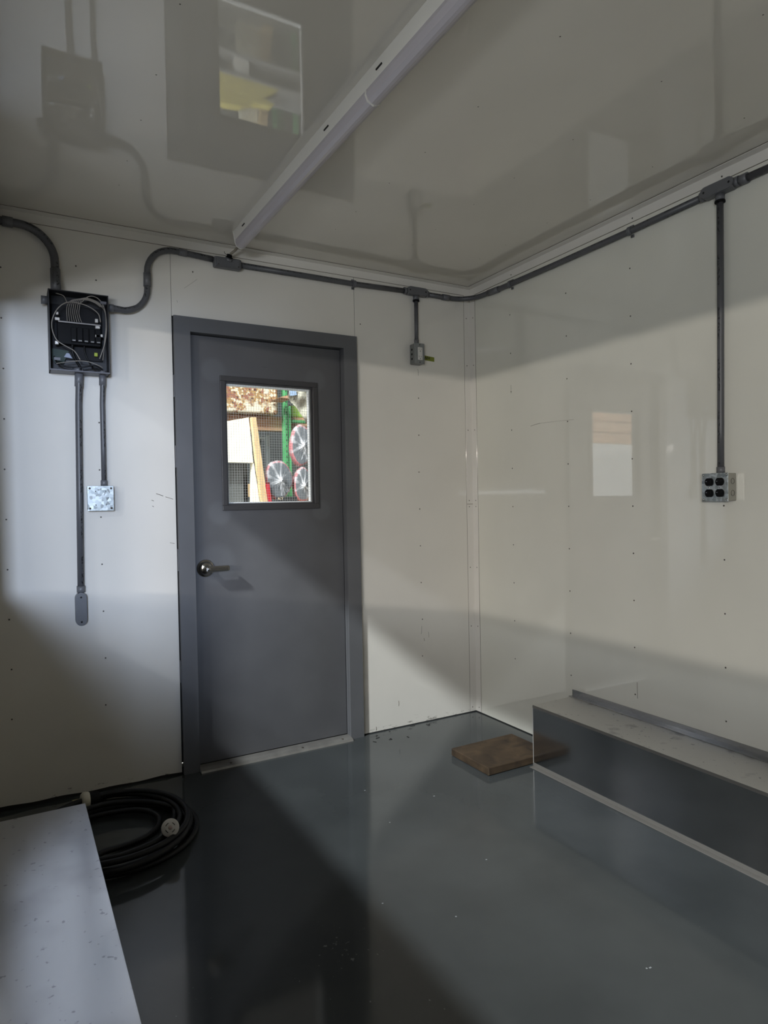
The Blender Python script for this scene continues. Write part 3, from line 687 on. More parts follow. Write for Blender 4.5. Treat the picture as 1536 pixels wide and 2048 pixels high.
wire([(-2.041, 2.096), (-2.003, 2.086), (-1.978, 2.07), (-1.967, 2.042), (-1.966, 1.987), (-1.971, 1.936), (-1.975, 1.889), (-1.981, 1.847)], .0015, -.070)
wire([(-2.153, 2.105), (-2.127, 2.102), (-2.118, 2.088), (-2.114, 2.072)], .0015)
wire([(-2.158, 1.818), (-2.119, 1.829), (-2.074, 1.837), (-2.035, 1.834), (-1.997, 1.821), (-1.982, 1.815)], .0016)
M_BLKW = M_RUBBER
wire([(-2.095, 1.905), (-2.096, 1.880), (-2.085, 1.845), (-2.070, 1.815), (-2.068, 1.795)], .0050, -.055, M_BLKW, 'black_wire')
wire([(-2.165, 1.850), (-2.150, 1.822), (-2.110, 1.810), (-2.060, 1.812), (-2.010, 1.822), (-1.98, 1.806)], .0030, -.060, M_BLKW, 'black_wire')
wire([(-2.05, 1.905), (-2.045, 1.87), (-2.02, 1.82), (-2.00, 1.806), (-1.982, 1.806)], .0030, -.050, M_BLKW, 'black_wire')
MB().cyl((PX0, -.045, 2.079), (-2.207, -.045, 2.079), .0165, n=22).build('stub_fitting', M_PVCP, T)
MB().cyl((-2.075, -.045, PZ0+.006), (-2.075, -.045, PZ0+.020), .021, n=16).build('locknut', M_PVCP, T)
MB().cyl((-1.981, -.045, PZ0+.006), (-1.981, -.045, PZ0+.018), .016, n=16).build('locknut', M_PVCP, T)

# ------------------------------------------------------------------ conduits
YC = -.0190       # centre line distance from the wall sheet
def conduit(label, pts, r, couplings=(), smooth=0, connectors=()):
    T = thing('conduit', label, 'conduit', pts[0])
    MB().tube(pts, r, 18, smooth_pts=smooth).build('pipe', M_PVC, T)
    for (a, b, rr_) in couplings: MB().tube([a, tuple(Vector(a).lerp(Vector(b), .5)), b], rr_, 18).build('coupling', M_PVCP, T)
    return T
r34, r12, r1 = .0135, .0107, .0165
# 1. from the panel up and to the left corner
P1 = [(-2.151, -.045, 2.121), (-2.151, -.045, 2.16), (-2.151, -.036, 2.20), (-2.151, -.030, 2.235)] + bend((-2.286, -.026, 2.245), 0, 90, .135, 'xz', 12)[1:] + [(-2.36, -.026, 2.381)] + bend((-2.36, -.066, 2.381), 90, 180, .040, 'xy', 6)[1:] + [(-2.40, -.40, 2.381), (-2.40, -1.2, 2.381)]
T = conduit('thick grey conduit curving up from the breaker panel top to the left ceiling corner', P1, r1,
            [((-2.151, -.045, 2.119), (-2.151, -.031, 2.215), .0195), ((-2.300, -.026, 2.380), (-2.338, -.026, 2.381), .0205)])
# 2. S bend from the panel's right side to the light box
P2 = [(-1.953, -.045, 2.079), (-1.925, -.045, 2.078), (-1.895, -.036, 2.078)] + [(x, -.020-.012*max(0, (i < 3)), z) for i, (x, y, z) in enumerate(bend((-1.895, 0, 2.188), -85, 0, .110, 'xz', 8))] + [(-1.785, YC, 2.24), (-1.784, YC, 2.262)] + bend((-1.672, YC, 2.264), 180, 90, .112, 'xz', 9)[1:] + [(-1.62, YC, 2.375), (-1.55, YC, 2.371), (-1.490, YC, 2.367)]
conduit('s-shaped grey conduit from the breaker panel to the box under the lamp', P2, r34,
        [((-1.785, YC, 2.200), (-1.784, YC, 2.258), .0165), ((-1.645, YC, 2.3755), (-1.608, YC, 2.374), .0155), ((-1.954, -.045, 2.079), (-1.930, -.045, 2.078), .0160)])
# 3. junction box under the lamp
T = thing('conduit_box', 'grey conduit body fed by the lamp cord just below the ceiling light end', 'conduit fitting', (-1.425, -PT, 2.355))
k = MB().box((-1.490, -.006, 2.330), (-1.360, -.046, 2.378), .009, 3); k.build('body', M_PVCP, T)
MB().box((-1.480, -.046, 2.333), (-1.370, -.050, 2.374), .004, 2).build('cover', M_PVCP, T)
k = MB()
for x in (-1.472, -1.378): k.lathe((x, -.050, 2.339), (0, -1, 0), [(0, 0), (.0035, 0), (.003, .001), (0, .0012)], 10)
k.build('cover_screws', M_SCREW, T, kind='stuff')
k = MB(); k.lathe((-1.424, -.045, 2.366), (.12, -.55, .65), [(.018, 0), (.018, .010), (.0, .010)], 8); k.build('gland_nut', M_PVCP, T)
k = MB(); k.lathe((-1.421, -.051, 2.374), (.12, -.45, .75), [(.0155, 0), (.0155, .004), (.010, .005), (.010, .014), (0, .014)], 20)
k.box((-1.434, -.062, 2.380), (-1.412, -.050, 2.389), .002); k.build('clamp', M_BLACK, T)
MB().tube([(-1.434, -.058, 2.384), (-1.445, -.060, 2.388), (-1.449, -.062, 2.396)], .0012, 6).build('tie_tail', M_BLACK, T)
# lamp cord
o = MB().tube([(-1.420, -.062, 2.388), (-1.408, -.070, 2.398), (-1.400, -.085, 2.405), (-1.400, -.112, 2.410), (-1.405, -.145, 2.414), (-1.408, -.180, 2.412)], .0062, 10, smooth_pts=2).build('lamp_cord', mat('grey_cord', (.24, .215, .17), .5)); tag(o, 'short grey cord joining the ceiling light to the box on the wall', 'cord')
# 4. run to the tee over the outlet
conduit('straight grey conduit under the ceiling trim between the lamp box and the tee', [(-1.359, YC, 2.360), (-1.0, YC, 2.360), (-.76, YC, 2.359), (-.438, YC, 2.366)], r34)
# 5. tee above the outlet
def tee(label, c, dirx):
    """conduit body with cover; dirx: unit vector along the run"""
    T = thing('conduit_tee', label, 'conduit fitting', c)
    c = Vector(c); d = Vector(dirx); up = Vector((0, 0, 1)); out = Vector((0, -1, 0)) if abs(d.x) > .5 else Vector((-1, 0, 0))
    def pt(u, o_, v): return c + d*u + out*o_ + up*v
    def ob(u0, u1, o0, o1, v0, v1, bev):
        a, b = pt(u0, o0, v0), pt(u1, o1, v1); lo = [min(a[i], b[i]) for i in range(3)]; hi = [max(a[i], b[i]) for i in range(3)]
        return MB().box(lo, hi, bev, 3)
    k = ob(-.060, .060, .002, .038, -.019, .019, .007)
    k.cyl(pt(-.060, .019, 0), pt(-.076, .019, 0), .0185, n=18); k.cyl(pt(.060, .019, 0), pt(.076, .019, 0), .0185, n=18)
    k.cyl(pt(0, .019, -.018), pt(0, .019, -.042), .0165, n=18); k.build('body', M_PVCP, T)
    ring_ = MB().cyl(pt(0, .019, -.042), pt(0, .019, -.049), .0185, n=18); ring_.build('reducer_collar', M_BLACK, T)
    # rounded cover plate
    pl = []
    for i in range(9): a = math.radians(90+180*i/8); pl.append((-.046+.020*math.cos(a), .020*math.sin(a)))
    for i in range(9): a = math.radians(-90+180*i/8); pl.append((.046+.020*math.cos(a), .020*math.sin(a)))
    k = MB(); A = [k.bm.verts.new(pt(u, .038, v+.002)) for u, v in pl]; B = [k.bm.verts.new(pt(u, .043, v+.002)) for u, v in pl]; n = len(pl)
    for i in range(n): k.bm.faces.new((A[i], A[(i+1) % n], B[(i+1) % n], B[i]))
    k.bm.faces.new(A); k.bm.faces.new(B); k.build('cover', M_PVCP, T)
    k = MB()
    for u in (-.050, .050): k.lathe(pt(u, .0431, .002), out, [(0, 0), (.0042, 0), (.0042, .0006), (0, .0006)], 12)
    k.build('cover_screws', M_BLACKM, T, kind='stuff')
    return T
tee('grey conduit tee on the back wall above the white outlet', (-.380, 0-PT, 2.366), (1, 0, 0))
# 6. corner sweep
P6 = [(-.302, YC, 2.366), (-.20, YC, 2.366), (-.150, YC, 2.366)] + bend((-.150, -.150, 2.366), 90, 0, .131, 'xy', 12)[1:] + [(-.0190, -.25, 2.362), (-.0190, -.29, 2.360), (-.0190, -.7, 2.356), (-.0190, -1.153, 2.356), (-.0190, -1.486, 2.360)]
conduit('grey conduit sweeping round the far ceiling corner onto the right wall', P6, r34, [((-.205, YC, 2.366), (-.158, YC, 2.366), .0165), ((-.0190, -.195, 2.364), (-.0190, -.285, 2.360), .0165)])
tee('grey conduit tee high on the right wall above the four-socket box', (-PT, -1.562, 2.360), (0, -1, 0))
conduit('grey conduit leaving the right wall tee towards the right picture edge', [(-.0190, -1.640, 2.360), (-.0190, -2.1, 2.358), (-.0190, -2.9, 2.356)], r34, [((-.0190, -1.640, 2.360), (-.0190, -1.668, 2.360), .0185)])
conduit('thin vertical conduit dropping from the back wall tee to the white outlet', [(-.380, -.0215, 2.318), (-.381, -.0215, 2.2), (-.383, -.0235, 2.085)], r12, [((-.3828, -.0235, 2.108), (-.383, -.0235, 2.084), .0135)])
conduit('vertical printed conduit dropping from the right wall tee to the four-socket box', [(-.0215, -1.562, 2.312), (-.0215, -1.560, 1.9), (-.0235, -1.557, 1.5), (-.0250, -1.556, 1.312)], r12+.0012, [((-.0249, -1.556, 1.334), (-.0250, -1.556, 1.311), .0145)])
conduit('long vertical conduit below the breaker panel ending in a dead-end fitting', [(-2.072, -.045, 1.790), (-2.073, -.040, 1.74), (-2.075, -.0235, 1.66), (-2.079, -.0200, 1.3), (-2.084, -.0195, .872)], r34, [((-2.072, -.045, 1.789), (-2.0735, -.035, 1.735), .0165), ((-2.0836, -.0195, .895), (-2.084, -.0195, .868), .0165)])
conduit('short vertical conduit between the breaker panel and the blank galvanised box', [(-1.981, -.045, 1.790), (-1.981, -.041, 1.74), (-1.982, -.0245, 1.67), (-1.982, -.0225, 1.5), (-1.983, -.0240, 1.319)], r12, [((-1.981, -.045, 1.789), (-1.9812, -.038, 1.745), .0138), ((-1.983, -.0240, 1.342), (-1.983, -.0240, 1.318), .0138)])
# dead-end body under the long conduit
T = thing('end_fitting', 'grey oval conduit fitting with two screws at the bottom of the long conduit', 'conduit fitting', (-2.085, 0, .80))
def oval(u, v0, v1, cx_, n=9):
    pl = []
    for i in range(n): a = math.pi*i/(n-1); pl.append((cx_+u*math.cos(a), v1-u+u*math.sin(a)))
    for i in range(n): a = math.pi+math.pi*i/(n-1); pl.append((cx_+u*math.cos(a), v0+u+u*math.sin(a)))
    return pl
MB().prism(oval(.0225, .728, .868, -2.085), 1, -PT-.002, -.036).build('body', M_PVCP, T)
MB().prism(oval(.0215, .732, .862, -2.0855), 1, -.036, -.0405).build('cover', M_PVCP, T)
k = MB()
for z in (.849, .745): k.lathe((-2.0855, -.0406, z), (0, -1, 0), [(0, 0), (.004, 0), (.004, .0006), (0, .0006)], 12)
k.build('cover_screws', M_BLACKM, T, kind='stuff')

# straps
def strap(label, c, wallx):
    T = thing('conduit_strap', label, 'conduit strap', c, 'straps holding the conduits under the ceiling')
    c = Vector(c); k = MB(); P_ = []
    for i in range(9):
        a = math.pi*i/8; r = .0155
        if wallx: P_.append((-.0190-r*math.sin(a), c.y, c.z+r*math.cos(a)))
        else: P_.append((c.x, YC-r*math.sin(a), c.z+r*math.cos(a)))
    for s in (-.006, 0, .006): k.tube([(p[0]+(0 if wallx else s), p[1]+(s if wallx else 0), p[2]) for p in P_], .0032, 6)
    for sg in (1, -1):
        if wallx: k.box((-.0085, c.y-.008, c.z+sg*.014), (-PT-.0005, c.y+.008, c.z+sg*.026), .001, 1)
        else: k.box((c.x-.008, -.0085, c.z+sg*.014), (c.x+.008, -PT-.0018, c.z+sg*.026), .001, 1)
    k.build('band', M_PVCP, T)
    n_ = (-1, 0, 0) if wallx else (0, -1, 0)
    p = (-.0085, c.y, c.z-.021) if wallx else (c.x, -.0085, c.z-.021)
    MB().lathe(p, n_, [(0, 0), (.004, 0), (.003, .002), (0, .0024)], 10).build('screw', M_SCREW, T)
strap('small grey strap on the back wall conduit above the door right edge', (-.758, 0, 2.359), False)
strap('small grey strap on the right wall conduit just after the corner sweep', (0, -.380, 2.3585), True)
strap('small grey strap on the right wall conduit midway to the tee', (0, -1.153, 2.356), True)

# ------------------------------------------------------------------ boxes
# blank galvanised box left of the door
T = thing('junction_box', 'square galvanised box with a blank spangled cover left of the door', 'electrical box', (-2.0, 0, 1.212))
k = MB().box((-2.051, -PT-.0005, 1.214), (-1.951, -.050, 1.315), .004, 2); k.build('box', M_GALV, T)
k = MB().box((-2.053, -.0505, 1.2115), (-1.949, -.0525, 1.3175), .0008, 1); k.build('cover', M_GALV, T)
k = MB()
for x in (-2.043, -1.959):
    for z in (1.222, 1.307): k.lathe((x, -.0525, z), (0, -1, 0), [(0, 0), (.0045, 0), (.0038, .0022), (0, .0026)], 12)
k.build('screws', M_SCREW, T, kind='stuff')
k = MB()
for x in (-2.020, -1.980):
    for z in (1.236, 1.294): k.lathe((x, -.0526, z), (0, -1, 0), [(0, 0), (.0022, 0), (.0022, .0003), (0, .0003)], 8)
k.build('cover_holes', M_BLACKM, T, kind='stuff')
# outlet box on the back wall
T = thing('outlet_box', 'single outlet box with a white receptacle right of the door', 'outlet', (-.384, 0, 1.97))
OX0, OX1, OZ0, OZ1 = -.4165, -.3525, 1.972, 2.082
k = MB().box((OX0, -PT-.0005, OZ0), (OX1, -.052, OZ1), .006, 2); k.build('box', mat('painted_steel_box', (.20, .205, .20), .45, .4, bump=(60, .2, .0008)), T)
k = MB().box((OX0-.0005, -.0525, OZ0-.001), (OX1+.0005, -.055, OZ1+.001), .001, 1); k.build('cover_plate', mat('painted_steel_plate', (.24, .25, .25), .45, .3), T)
rc = MB().box((-.3975, -.0555, 1.992), (-.3675, -.0590, 2.060), .0015).build('receptacle', M_WHITEPL, T)
k = MB()
for z in (2.046, 2.006):
    k.box((-.3905, -.0588, z-.0005), (-.3890, -.0594, z+.0075)); k.box((-.3770, -.0588, z+.0003), (-.3755, -.0594, z+.0070)); k.lathe((-.3828, -.0588, z-.007), (0, -1, 0), [(0, 0), (.0024, 0), (.0024, .0006), (0, .0006)], 10)
k.build('slots', M_BLACKM, rc, kind='stuff')
k = MB()
for z in (2.074, 1.980): k.lathe((-.3828, -.0552, z), (0, -1, 0), [(0, 0), (.003, 0), (.003, .001), (0, .001)], 10)
k.build('plate_screws', M_SCREW, T, kind='stuff')
k = MB()
for z in (2.05, 2.025, 2.0): k.lathe((OX0-.0003, -.028, z), (-1, 0, 0), [(0, 0), (.0062, 0), (.0062, .0004), (0, .0004)], 14)
k.build('knockouts', M_BLACK, T, kind='stuff')
# tape label beside it
T = thing('tape_label', 'small yellow-green tape with black handwriting stuck beside the outlet box', 'tape', (-.30, -PT, 2.015))
MB().prism([(-.348, 2.0355), (-.2545, 2.0275), (-.2545, 2.0030), (-.348, 2.0085)], 1, -PT-.0002, -PT-.0008).build('strip', M_TAPE, T)
text_mesh('WH', .023, 'writing', M_INK, T, Vector((-.324, -PT-.0010, 2.0120)), RX90, .0001)
# four-socket box on the right wall
T = thing('socket_box', 'square galvanised box with four black sockets on the right wall', 'outlet', (0, -1.552, 1.207))
k = MB().box((-.054, -1.603, 1.2075), (-PT-.0005, -1.501, 1.3095), .003, 2); sb = k.build('box', mat('plain_galvanised_side', (.36, .35, .31), .42, .6), T)
def flat_round(mb, cy_, cz_, r, flat, xa, xb, n=24):
    pl = []
    for i in range(n):
        a = 2*math.pi*i/n; pl.append((cy_+r*math.cos(a), cz_+max(-flat, min(flat, r*math.sin(a)))))
    mb.prism(pl, 0, xa, xb)
k = MB().box((-.0565, -1.6045, 1.2060), (-.0545, -1.4995, 1.3110), .0008, 1); k.build('cover_plate', M_GALV, T)
for y in (-1.5305, -1.5730):
    for z in (1.2785, 1.2370):
        s = MB(); flat_round(s, y, z, .0172, .0145, -.0566, -.0592); ss = s.build('socket', M_BLACK, T)
        q_ = MB(); q_.box((-.0594, y+.006, z-.001), (-.0590, y+.0075, z+.007)); q_.box((-.0594, y-.0065, z-.001), (-.0590, y-.005, z+.007)); q_.build('slots', M_BLACKM, ss)
        MB().box((-.0597, y+.009, z+.001), (-.0592, y+.0125, z+.003)).build('contact', M_STEEL, ss)
k = MB()
for y in (-1.5060, -1.5985):
    for z in (1.213, 1.304): k.lathe((-.0565, y, z), (-1, 0, 0), [(0, 0), (.0042, 0), (.0036, .0022), (0, .0026)], 12)
for y in (-1.5305, -1.5730): k.lathe((-.0565, y, 1.2578), (-1, 0, 0), [(0, 0), (.003, 0), (.0026, .0012), (0, .0014)], 10)
k.build('screws', M_STEEL, T, kind='stuff')
k = MB()
for z in (1.236, 1.280):
    P_ = [( -.026+.0095*math.cos(2*math.pi*i/20), -1.6034, z+.0105*math.sin(2*math.pi*i/20)) for i in range(20)]
    k.tube(P_, .0007, 5, closed=True)
k.build('knockout_rings', M_SCREW, T, kind='stuff')

# ------------------------------------------------------------------ ceiling light
T = thing('ceiling_light', 'long slim white strip light running along the ceiling', 'ceiling light', (-1.4107, -.20, H)); T.rotation_euler = (0, 0, .0115)
LY0, LY1 = -2.70, -.195
M_HOUS = mat('white_enamel', (.70, .68, .64), .32); M_LENS = mat('frosted_lens', (.46, .43, .46), .28, spec=.6)
k = MB(); k.prism([(-1.4471, H-.0005), (-1.4444, 2.428), (-1.4381, 2.404), (-1.4318, 2.398), (-1.3933, 2.398), (-1.3869, 2.404), (-1.3814, 2.428), (-1.3786, H-.0005)], 1, LY0, LY1)
k.build('housing', M_HOUS, T)
M_LENS2 = M_LENS
for (a, b_) in ((LY1-.004, LY1-1.215), (LY1-1.221, LY0+.004)):
    k = MB(); pr_ = [(-1.4377, 2.4035), (-1.4387, 2.392), (-1.4318, 2.376), (-1.4213, 2.3695), (-1.4125, 2.368), (-1.4038, 2.3695), (-1.3933, 2.376), (-1.3862, 2.392), (-1.3873, 2.4035)]
    k.prism(pr_, 1, b_, a, smooth=False); k.build('lens', M_LENS, T)
k = MB(); k.prism([(-1.4387, 2.4040), (-1.4398, 2.392), (-1.4325, 2.3745), (-1.4125, 2.366), (-1.3925, 2.3745), (-1.3852, 2.392), (-1.3862, 2.4040)], 1, LY1-1.2215, LY1-1.2145)
k.build('lens_joint', M_HOUS, T)
k = MB(); k.prism([(-1.4486, H-.0005), (-1.4458, 2.426), (-1.4402, 2.392), (-1.4325, 2.3745), (-1.4125, 2.366), (-1.3925, 2.3745), (-1.3852, 2.392), (-1.3800, 2.426), (-1.3772, H-.0005)], 1, LY1-.006, LY1+.0)
k.lathe((-1.4125, LY1, 2.405), (0, 1, 0), [(.024, 0), (.018, .006), (0, .008)], 16); k.build('end_cap', M_HOUS, T)
k = MB()
for y in (-.33, -1.16, -1.50, -2.2):
    k.box((-1.4448, y-.016, 2.4185), (-1.4419, y+.016, 2.4225))
k.build('slots', M_BLACKM, T, kind='stuff')

# ------------------------------------------------------------------ OUTSIDE: warehouse seen through the door window
GZ = -.55
ground = MB().box((-16, -16, GZ-.1), (12, 9, GZ)).build('ground', mat('concrete_slab', (.26, .26, .25), .7, var=(.8, .25, (.22, .22, .21)))); tag(ground, kind='structure')
bw = MB().box((-6, 5.6, GZ), (6, 5.7, 5)).build('wall_warehouse', mat('dark_block_wall', (.045, .052, .050), .8, var=(3, .3, (.07, .075, .07)))); tag(bw, kind='structure')

M_GREEN = mat('green_rack_paint', (.05, .30, .09), .4, var=(14, .3, (.11, .42, .17)))
M_WOODL = wood_mat('pale_timber', (.40, .21, .12), (.62, .40, .24), (1, 6, 6))
M_FOAM = mat('cream_foam_board', (.94, .90, .72), .7, var=(3, .3, (.90, .87, .70)))
M_FOAMEDGE = wood_mat('pale_board_edge', (.66, .46, .22), (.80, .60, .33), (9, 1, 1))

# pallet rack: upright, side brace, shelf beams
T = thing('pallet_rack', 'green pallet rack upright with a timber shelf beam seen through the door glass', 'rack', (.1, 3.2, GZ))
k = MB().box((.070, 3.16, GZ), (.103, 3.24, 3.4), .004); k.box((.103, 3.19, GZ), (.118, 3.21, 3.4)); k.build('upright', M_GREEN, T)
MB().box((.118, 3.15, GZ), (.136, 3.25, 2.20), .003).build('beam_bracket', M_GREEN, T)
k = MB()
z = 1.3
while z < 2.7: k.box((.080, 3.158, z), (.090, 3.1605, z+.018)); z += .055
k.build('upright_holes', M_BLACKM, T, kind='stuff')
MB().box((.137, 3.17, 2.041), (1.6, 3.23, 2.068), .003).build('cross_beam', M_GREEN, T)
MB().box((-2.5, 3.26, 1.960), (1.4, 3.34, 2.105), .005).build('shelf_beam', M_WOODL, T, label='rough orange-brown timber shelf beam')
MB().box((1.55, 3.16, GZ), (1.62, 3.26, 3.4), .004).build('upright', M_GREEN, T)
MB().box((-2.3, 3.16, GZ), (-2.23, 3.26, 3.4), .004).build('upright', M_GREEN, T)
# floral mattress
def floral():
    m, t, b = new_mat('floral_fabric'); N, L = t.nodes, t.links
    tc = N.new('ShaderNodeTexCoord')
    def nz(scale, det, off):
        mp = N.new('ShaderNodeMapping'); mp.inputs['Location'].default_value = off; L.new(tc.outputs['Object'], mp.inputs['Vector'])
        n = N.new('ShaderNodeTexNoise'); n.inputs['Scale'].default_value = scale; n.inputs['Detail'].default_value = det; L.new(mp.outputs['Vector'], n.inputs['Vector']); return n
    a, c, d = nz(7.5, 3, (5.3, 0, 2)), nz(34, 4, (0, 0, 0)), nz(20, 3, (7, 2, 5))
    def ramp(src, lo, hi, hi_v=1):
        r = N.new('ShaderNodeValToRGB'); r.color_ramp.elements[0].position = lo; r.color_ramp.elements[1].position = hi
        r.color_ramp.elements[0].color = (0, 0, 0, 1); r.color_ramp.elements[1].color = (hi_v,)*3+(1,); L.new(src, r.inputs['Fac']); return r.outputs['Color']
    def mul(x, y):
        q = N.new('ShaderNodeMath'); q.operation = 'MULTIPLY'; L.new(x, q.inputs[0]); L.new(y, q.inputs[1]); return q.outputs[0]
    last = None
    clump = ramp(a.outputs['Fac'], .41, .49)
    m1 = mul(clump, ramp(c.outputs['Fac'], .42, .48)); m2 = mul(clump, ramp(d.outputs['Fac'], .52, .58)); m3 = mul(clump, ramp(c.outputs['Fac'], .60, .63))
    prev = (.74, .68, .50, 1)
    for fac, colr in ((m1, (.36, .22, .08, 1)), (m2, (.27, .115, .065, 1)), (m3, (.07, .02, .015, 1))):
        mx = N.new('ShaderNodeMixRGB'); L.new(fac, mx.inputs['Fac']); mx.inputs['Color2'].default_value = colr
        if last is None: mx.inputs['Color1'].default_value = prev
        else: L.new(last, mx.inputs['Color1'])
        last = mx.outputs['Color']
    L.new(last, b.inputs['Base Color']); b.inputs['Roughness'].default_value = .85
    return m
o = MB().box((-1.25, 3.14, 2.108), (-.000, 3.34, 2.86), .025, 3).build('mattress', floral()); tag(o, 'cream mattress with brown flower print lying up on the rack shelf', 'mattress')
# leaning foam boards
T = thing('foam_board', 'large cream foam board leaning in front of the rack', 'board', (-.8, 2.6, 1.6))
k = MB(); k.prism([(-1.5, 1.60), (-1.5, 1.80), (-.684, 1.949), (-.494, 1.990), (-.462, 1.592)], 1, 2.56, 2.62); k.build('face', M_FOAM, T)
o = MB().prism([(-.452, 1.592), (-.487, 1.985), (-.447, 1.985), (-.353, 1.20), (-.22, GZ), (-.30, GZ), (-.402, 1.20)], 1, 2.50, 2.555).build('timber_plank', M_FOAMEDGE); tag(o, 'tall pale narrow plank leaning beside the cream foam board', 'plank')
o = MB().prism([(-.467, 1.590), (-.456, 1.590), (-.402, 1.20), (-.30, GZ), (-.52, GZ), (-.477, 1.20)], 1, 2.565, 2.64).build('foam_strip', M_FOAM); tag(o, 'cream foam strip standing under the foam board behind the plank', 'foam strip')
o = MB().box((-1.6, 2.72, GZ), (-.500, 2.80, 1.625), .006).build('screen_panel', mat('grey_felt', (.12, .125, .12), .8, var=(9, .3, (.17, .18, .17)))); tag(o, 'grey fibre panel standing below the foam board', 'panel')
o = MB().box((-.485, 2.86, GZ), (-.42, 2.93, 1.62), .004).build('dark_post', mat('dark_olive_post', (.05, .05, .035), .7)); tag(o, 'dark post in shadow between the grey panel and the foam strip', 'post')
# blue-grey post and bracket behind
T = thing('steel_post', 'blue-grey steel post with a side arm in the dark behind the rack', 'post', (.04, 3.6, GZ))
MB().box((.024, 3.58, GZ), (.062, 3.62, 1.958), .003).build('post', mat('blue_grey_steel', (.62, .76, .82), .5), T)
MB().box((-.30, 3.59, 1.905), (.024, 3.61, 1.932), .002).build('arm', bpy.data.materials['blue_grey_steel'], T)
MB().prism([(-.10, 1.905), (-.02, 1.905), (-.08, 1.70), (-.11, 1.70)], 1, 3.595, 3.605).build('gusset', mat('dull_gusset', (.13, .15, .155), .6), T)
# rolls wrapped in plastic
def plastic(name):
    m, t, b = new_mat(name); N, L = t.nodes, t.links
    uv = N.new('ShaderNodeUVMap'); uv.uv_map = 'UVMap'; mp = N.new('ShaderNodeMapping'); mp.inputs['Scale'].default_value = (15, 1.1, 1); L.new(uv.outputs['UV'], mp.inputs['Vector'])
    n = N.new('ShaderNodeTexNoise'); n.inputs['Scale'].default_value = 1; n.inputs['Detail'].default_value = 3; L.new(mp.outputs['Vector'], n.inputs['Vector'])
    sx = N.new('ShaderNodeSeparateXYZ'); L.new(uv.outputs['UV'], sx.inputs[0])
    # denser (whiter) towards the knot where the pleats gather
    mr = N.new('ShaderNodeMapRange'); mr.inputs['From Min'].default_value = 0.0; mr.inputs['From Max'].default_value = 0.40; mr.inputs['To Min'].default_value = 0.36; mr.inputs['To Max'].default_value = -0.02; L.new(sx.outputs['Y'], mr.inputs['Value'])
    rim = N.new('ShaderNodeMapRange'); rim.inputs['From Min'].default_value = 0.50; rim.inputs['From Max'].default_value = 0.80; rim.inputs['To Max'].default_value = 0.05; L.new(sx.outputs['Y'], rim.inputs['Value'])
    a0 = N.new('ShaderNodeMath'); a0.operation = 'ADD'; L.new(n.outputs['Fac'], a0.inputs[0]); L.new(rim.outputs['Result'], a0.inputs[1])
    ad = N.new('ShaderNodeMath'); ad.operation = 'ADD'; L.new(a0.outputs[0], ad.inputs[0]); L.new(mr.outputs['Result'], ad.inputs[1])
    r = N.new('ShaderNodeValToRGB'); r.color_ramp.elements[0].position = .50; r.color_ramp.elements[1].position = .80
    r.color_ramp.elements[0].color = (.07,)*3+(1,); r.color_ramp.elements[1].color = (.95,)*3+(1,); L.new(ad.outputs[0], r.inputs['Fac'])
    b.inputs['Base Color'].default_value = (.86, .88, .90, 1); b.inputs['Roughness'].default_value = .25
    L.new(r.outputs['Color'], b.inputs['Alpha'])
    return m
M_PLASTIC = plastic('clear_plastic_wrap')
M_ROLLF = mat('dark_roll_end', (.085, .105, .12), .8, var=(20, .3, (.12, .14, .155))); M_ROLLS = mat('red_roll_side', (.50, .13, .14), .8)
def roll(label, cx_, cz_, r, rz, yf, seed, tail):
    T = thing('wrapped_roll', label, 'roll', (cx_, yf, cz_-rz), 'plastic wrapped rolls stacked on the shelf')
    rr = random.Random(seed); n = 72
    wob = [1+.035*math.sin(3*2*math.pi*i/n+seed)+.02*math.sin(5*2*math.pi*i/n+2*seed) for i in range(n)]
    def P(i, f, y): a = 2*math.pi*(i % n)/n; return Vector((cx_+r*wob[i % n]*f*math.cos(a)+.26*max(0, y-yf-.05), y, cz_+rz*wob[i % n]*f*math.sin(a)))
    k = MB()
    def side(u, v): return P(int(round(u*n)), [.88, .94, .965, .97, .97][int(round(v*4))], yf+[.030, .032, .050, .10, .20][int(round(v*4))])
    k.grid(side, n, 4); k.build('roll_side', M_ROLLS, T, label='red fabric side of the roll')
    k = MB(); ctr = k.bm.verts.new((cx_, yf+.030, cz_)); V = [k.bm.verts.new(P(i, .89, yf+.030)) for i in range(n)]
    for i in range(n): k.bm.faces.new((ctr, V[i], V[(i+1) % n]))
    k.build('roll_end', M_ROLLF, T)
    kn = Vector((cx_+.01*math.cos(seed), yf-.010, cz_-.01))
    pl_ = [rr.uniform(-1, 1) for _ in range(n)]
    def wrap(u, v):
        i = int(round(u*n)) % n
        f = [.05, .10, .22, .40, .60, .80, .93, 1.0, 1.005, 1.0][int(round(v*9))]
        y = [-.035, -.012, .004, .010, .014, .018, .026, .045, .10, .21][int(round(v*9))]
        p = P(i, f, yf+y)
        if f < .95: p.y += pl_[i]*.007*(1-f) + .004*math.sin(i*1.9)*(1-f)
        if f < .5: w_ = (1-f/.5); p.x += w_*(kn.x-cx_); p.z += w_*(kn.z-cz_)
        return p
    k = MB(); k.grid(wrap, n, 9); wrap_o = k.build('plastic_wrap', M_PLASTIC, T)
    # knot tail fanning down
    def fan(u, v):
        a = math.radians(tail-24+48*u); d = .012+.11*v*(.85+.25*math.sin(u*9+seed))
        return Vector((kn.x+d*math.cos(a), yf-.030-.012*math.sin(u*22)*v+.02*v, kn.z+d*math.sin(a)))
    k = MB(); k.grid(fan, 24, 6); k.build('twisted_tail', M_PLASTIC, T)
roll('plastic wrapped roll on the left, beside the red post', -.234, 1.440, .130, .180, 2.50, 1, -70)
roll('plastic wrapped roll highest in the stack on the right', -.004, 1.755, .112, .188, 2.50, 2, -80)
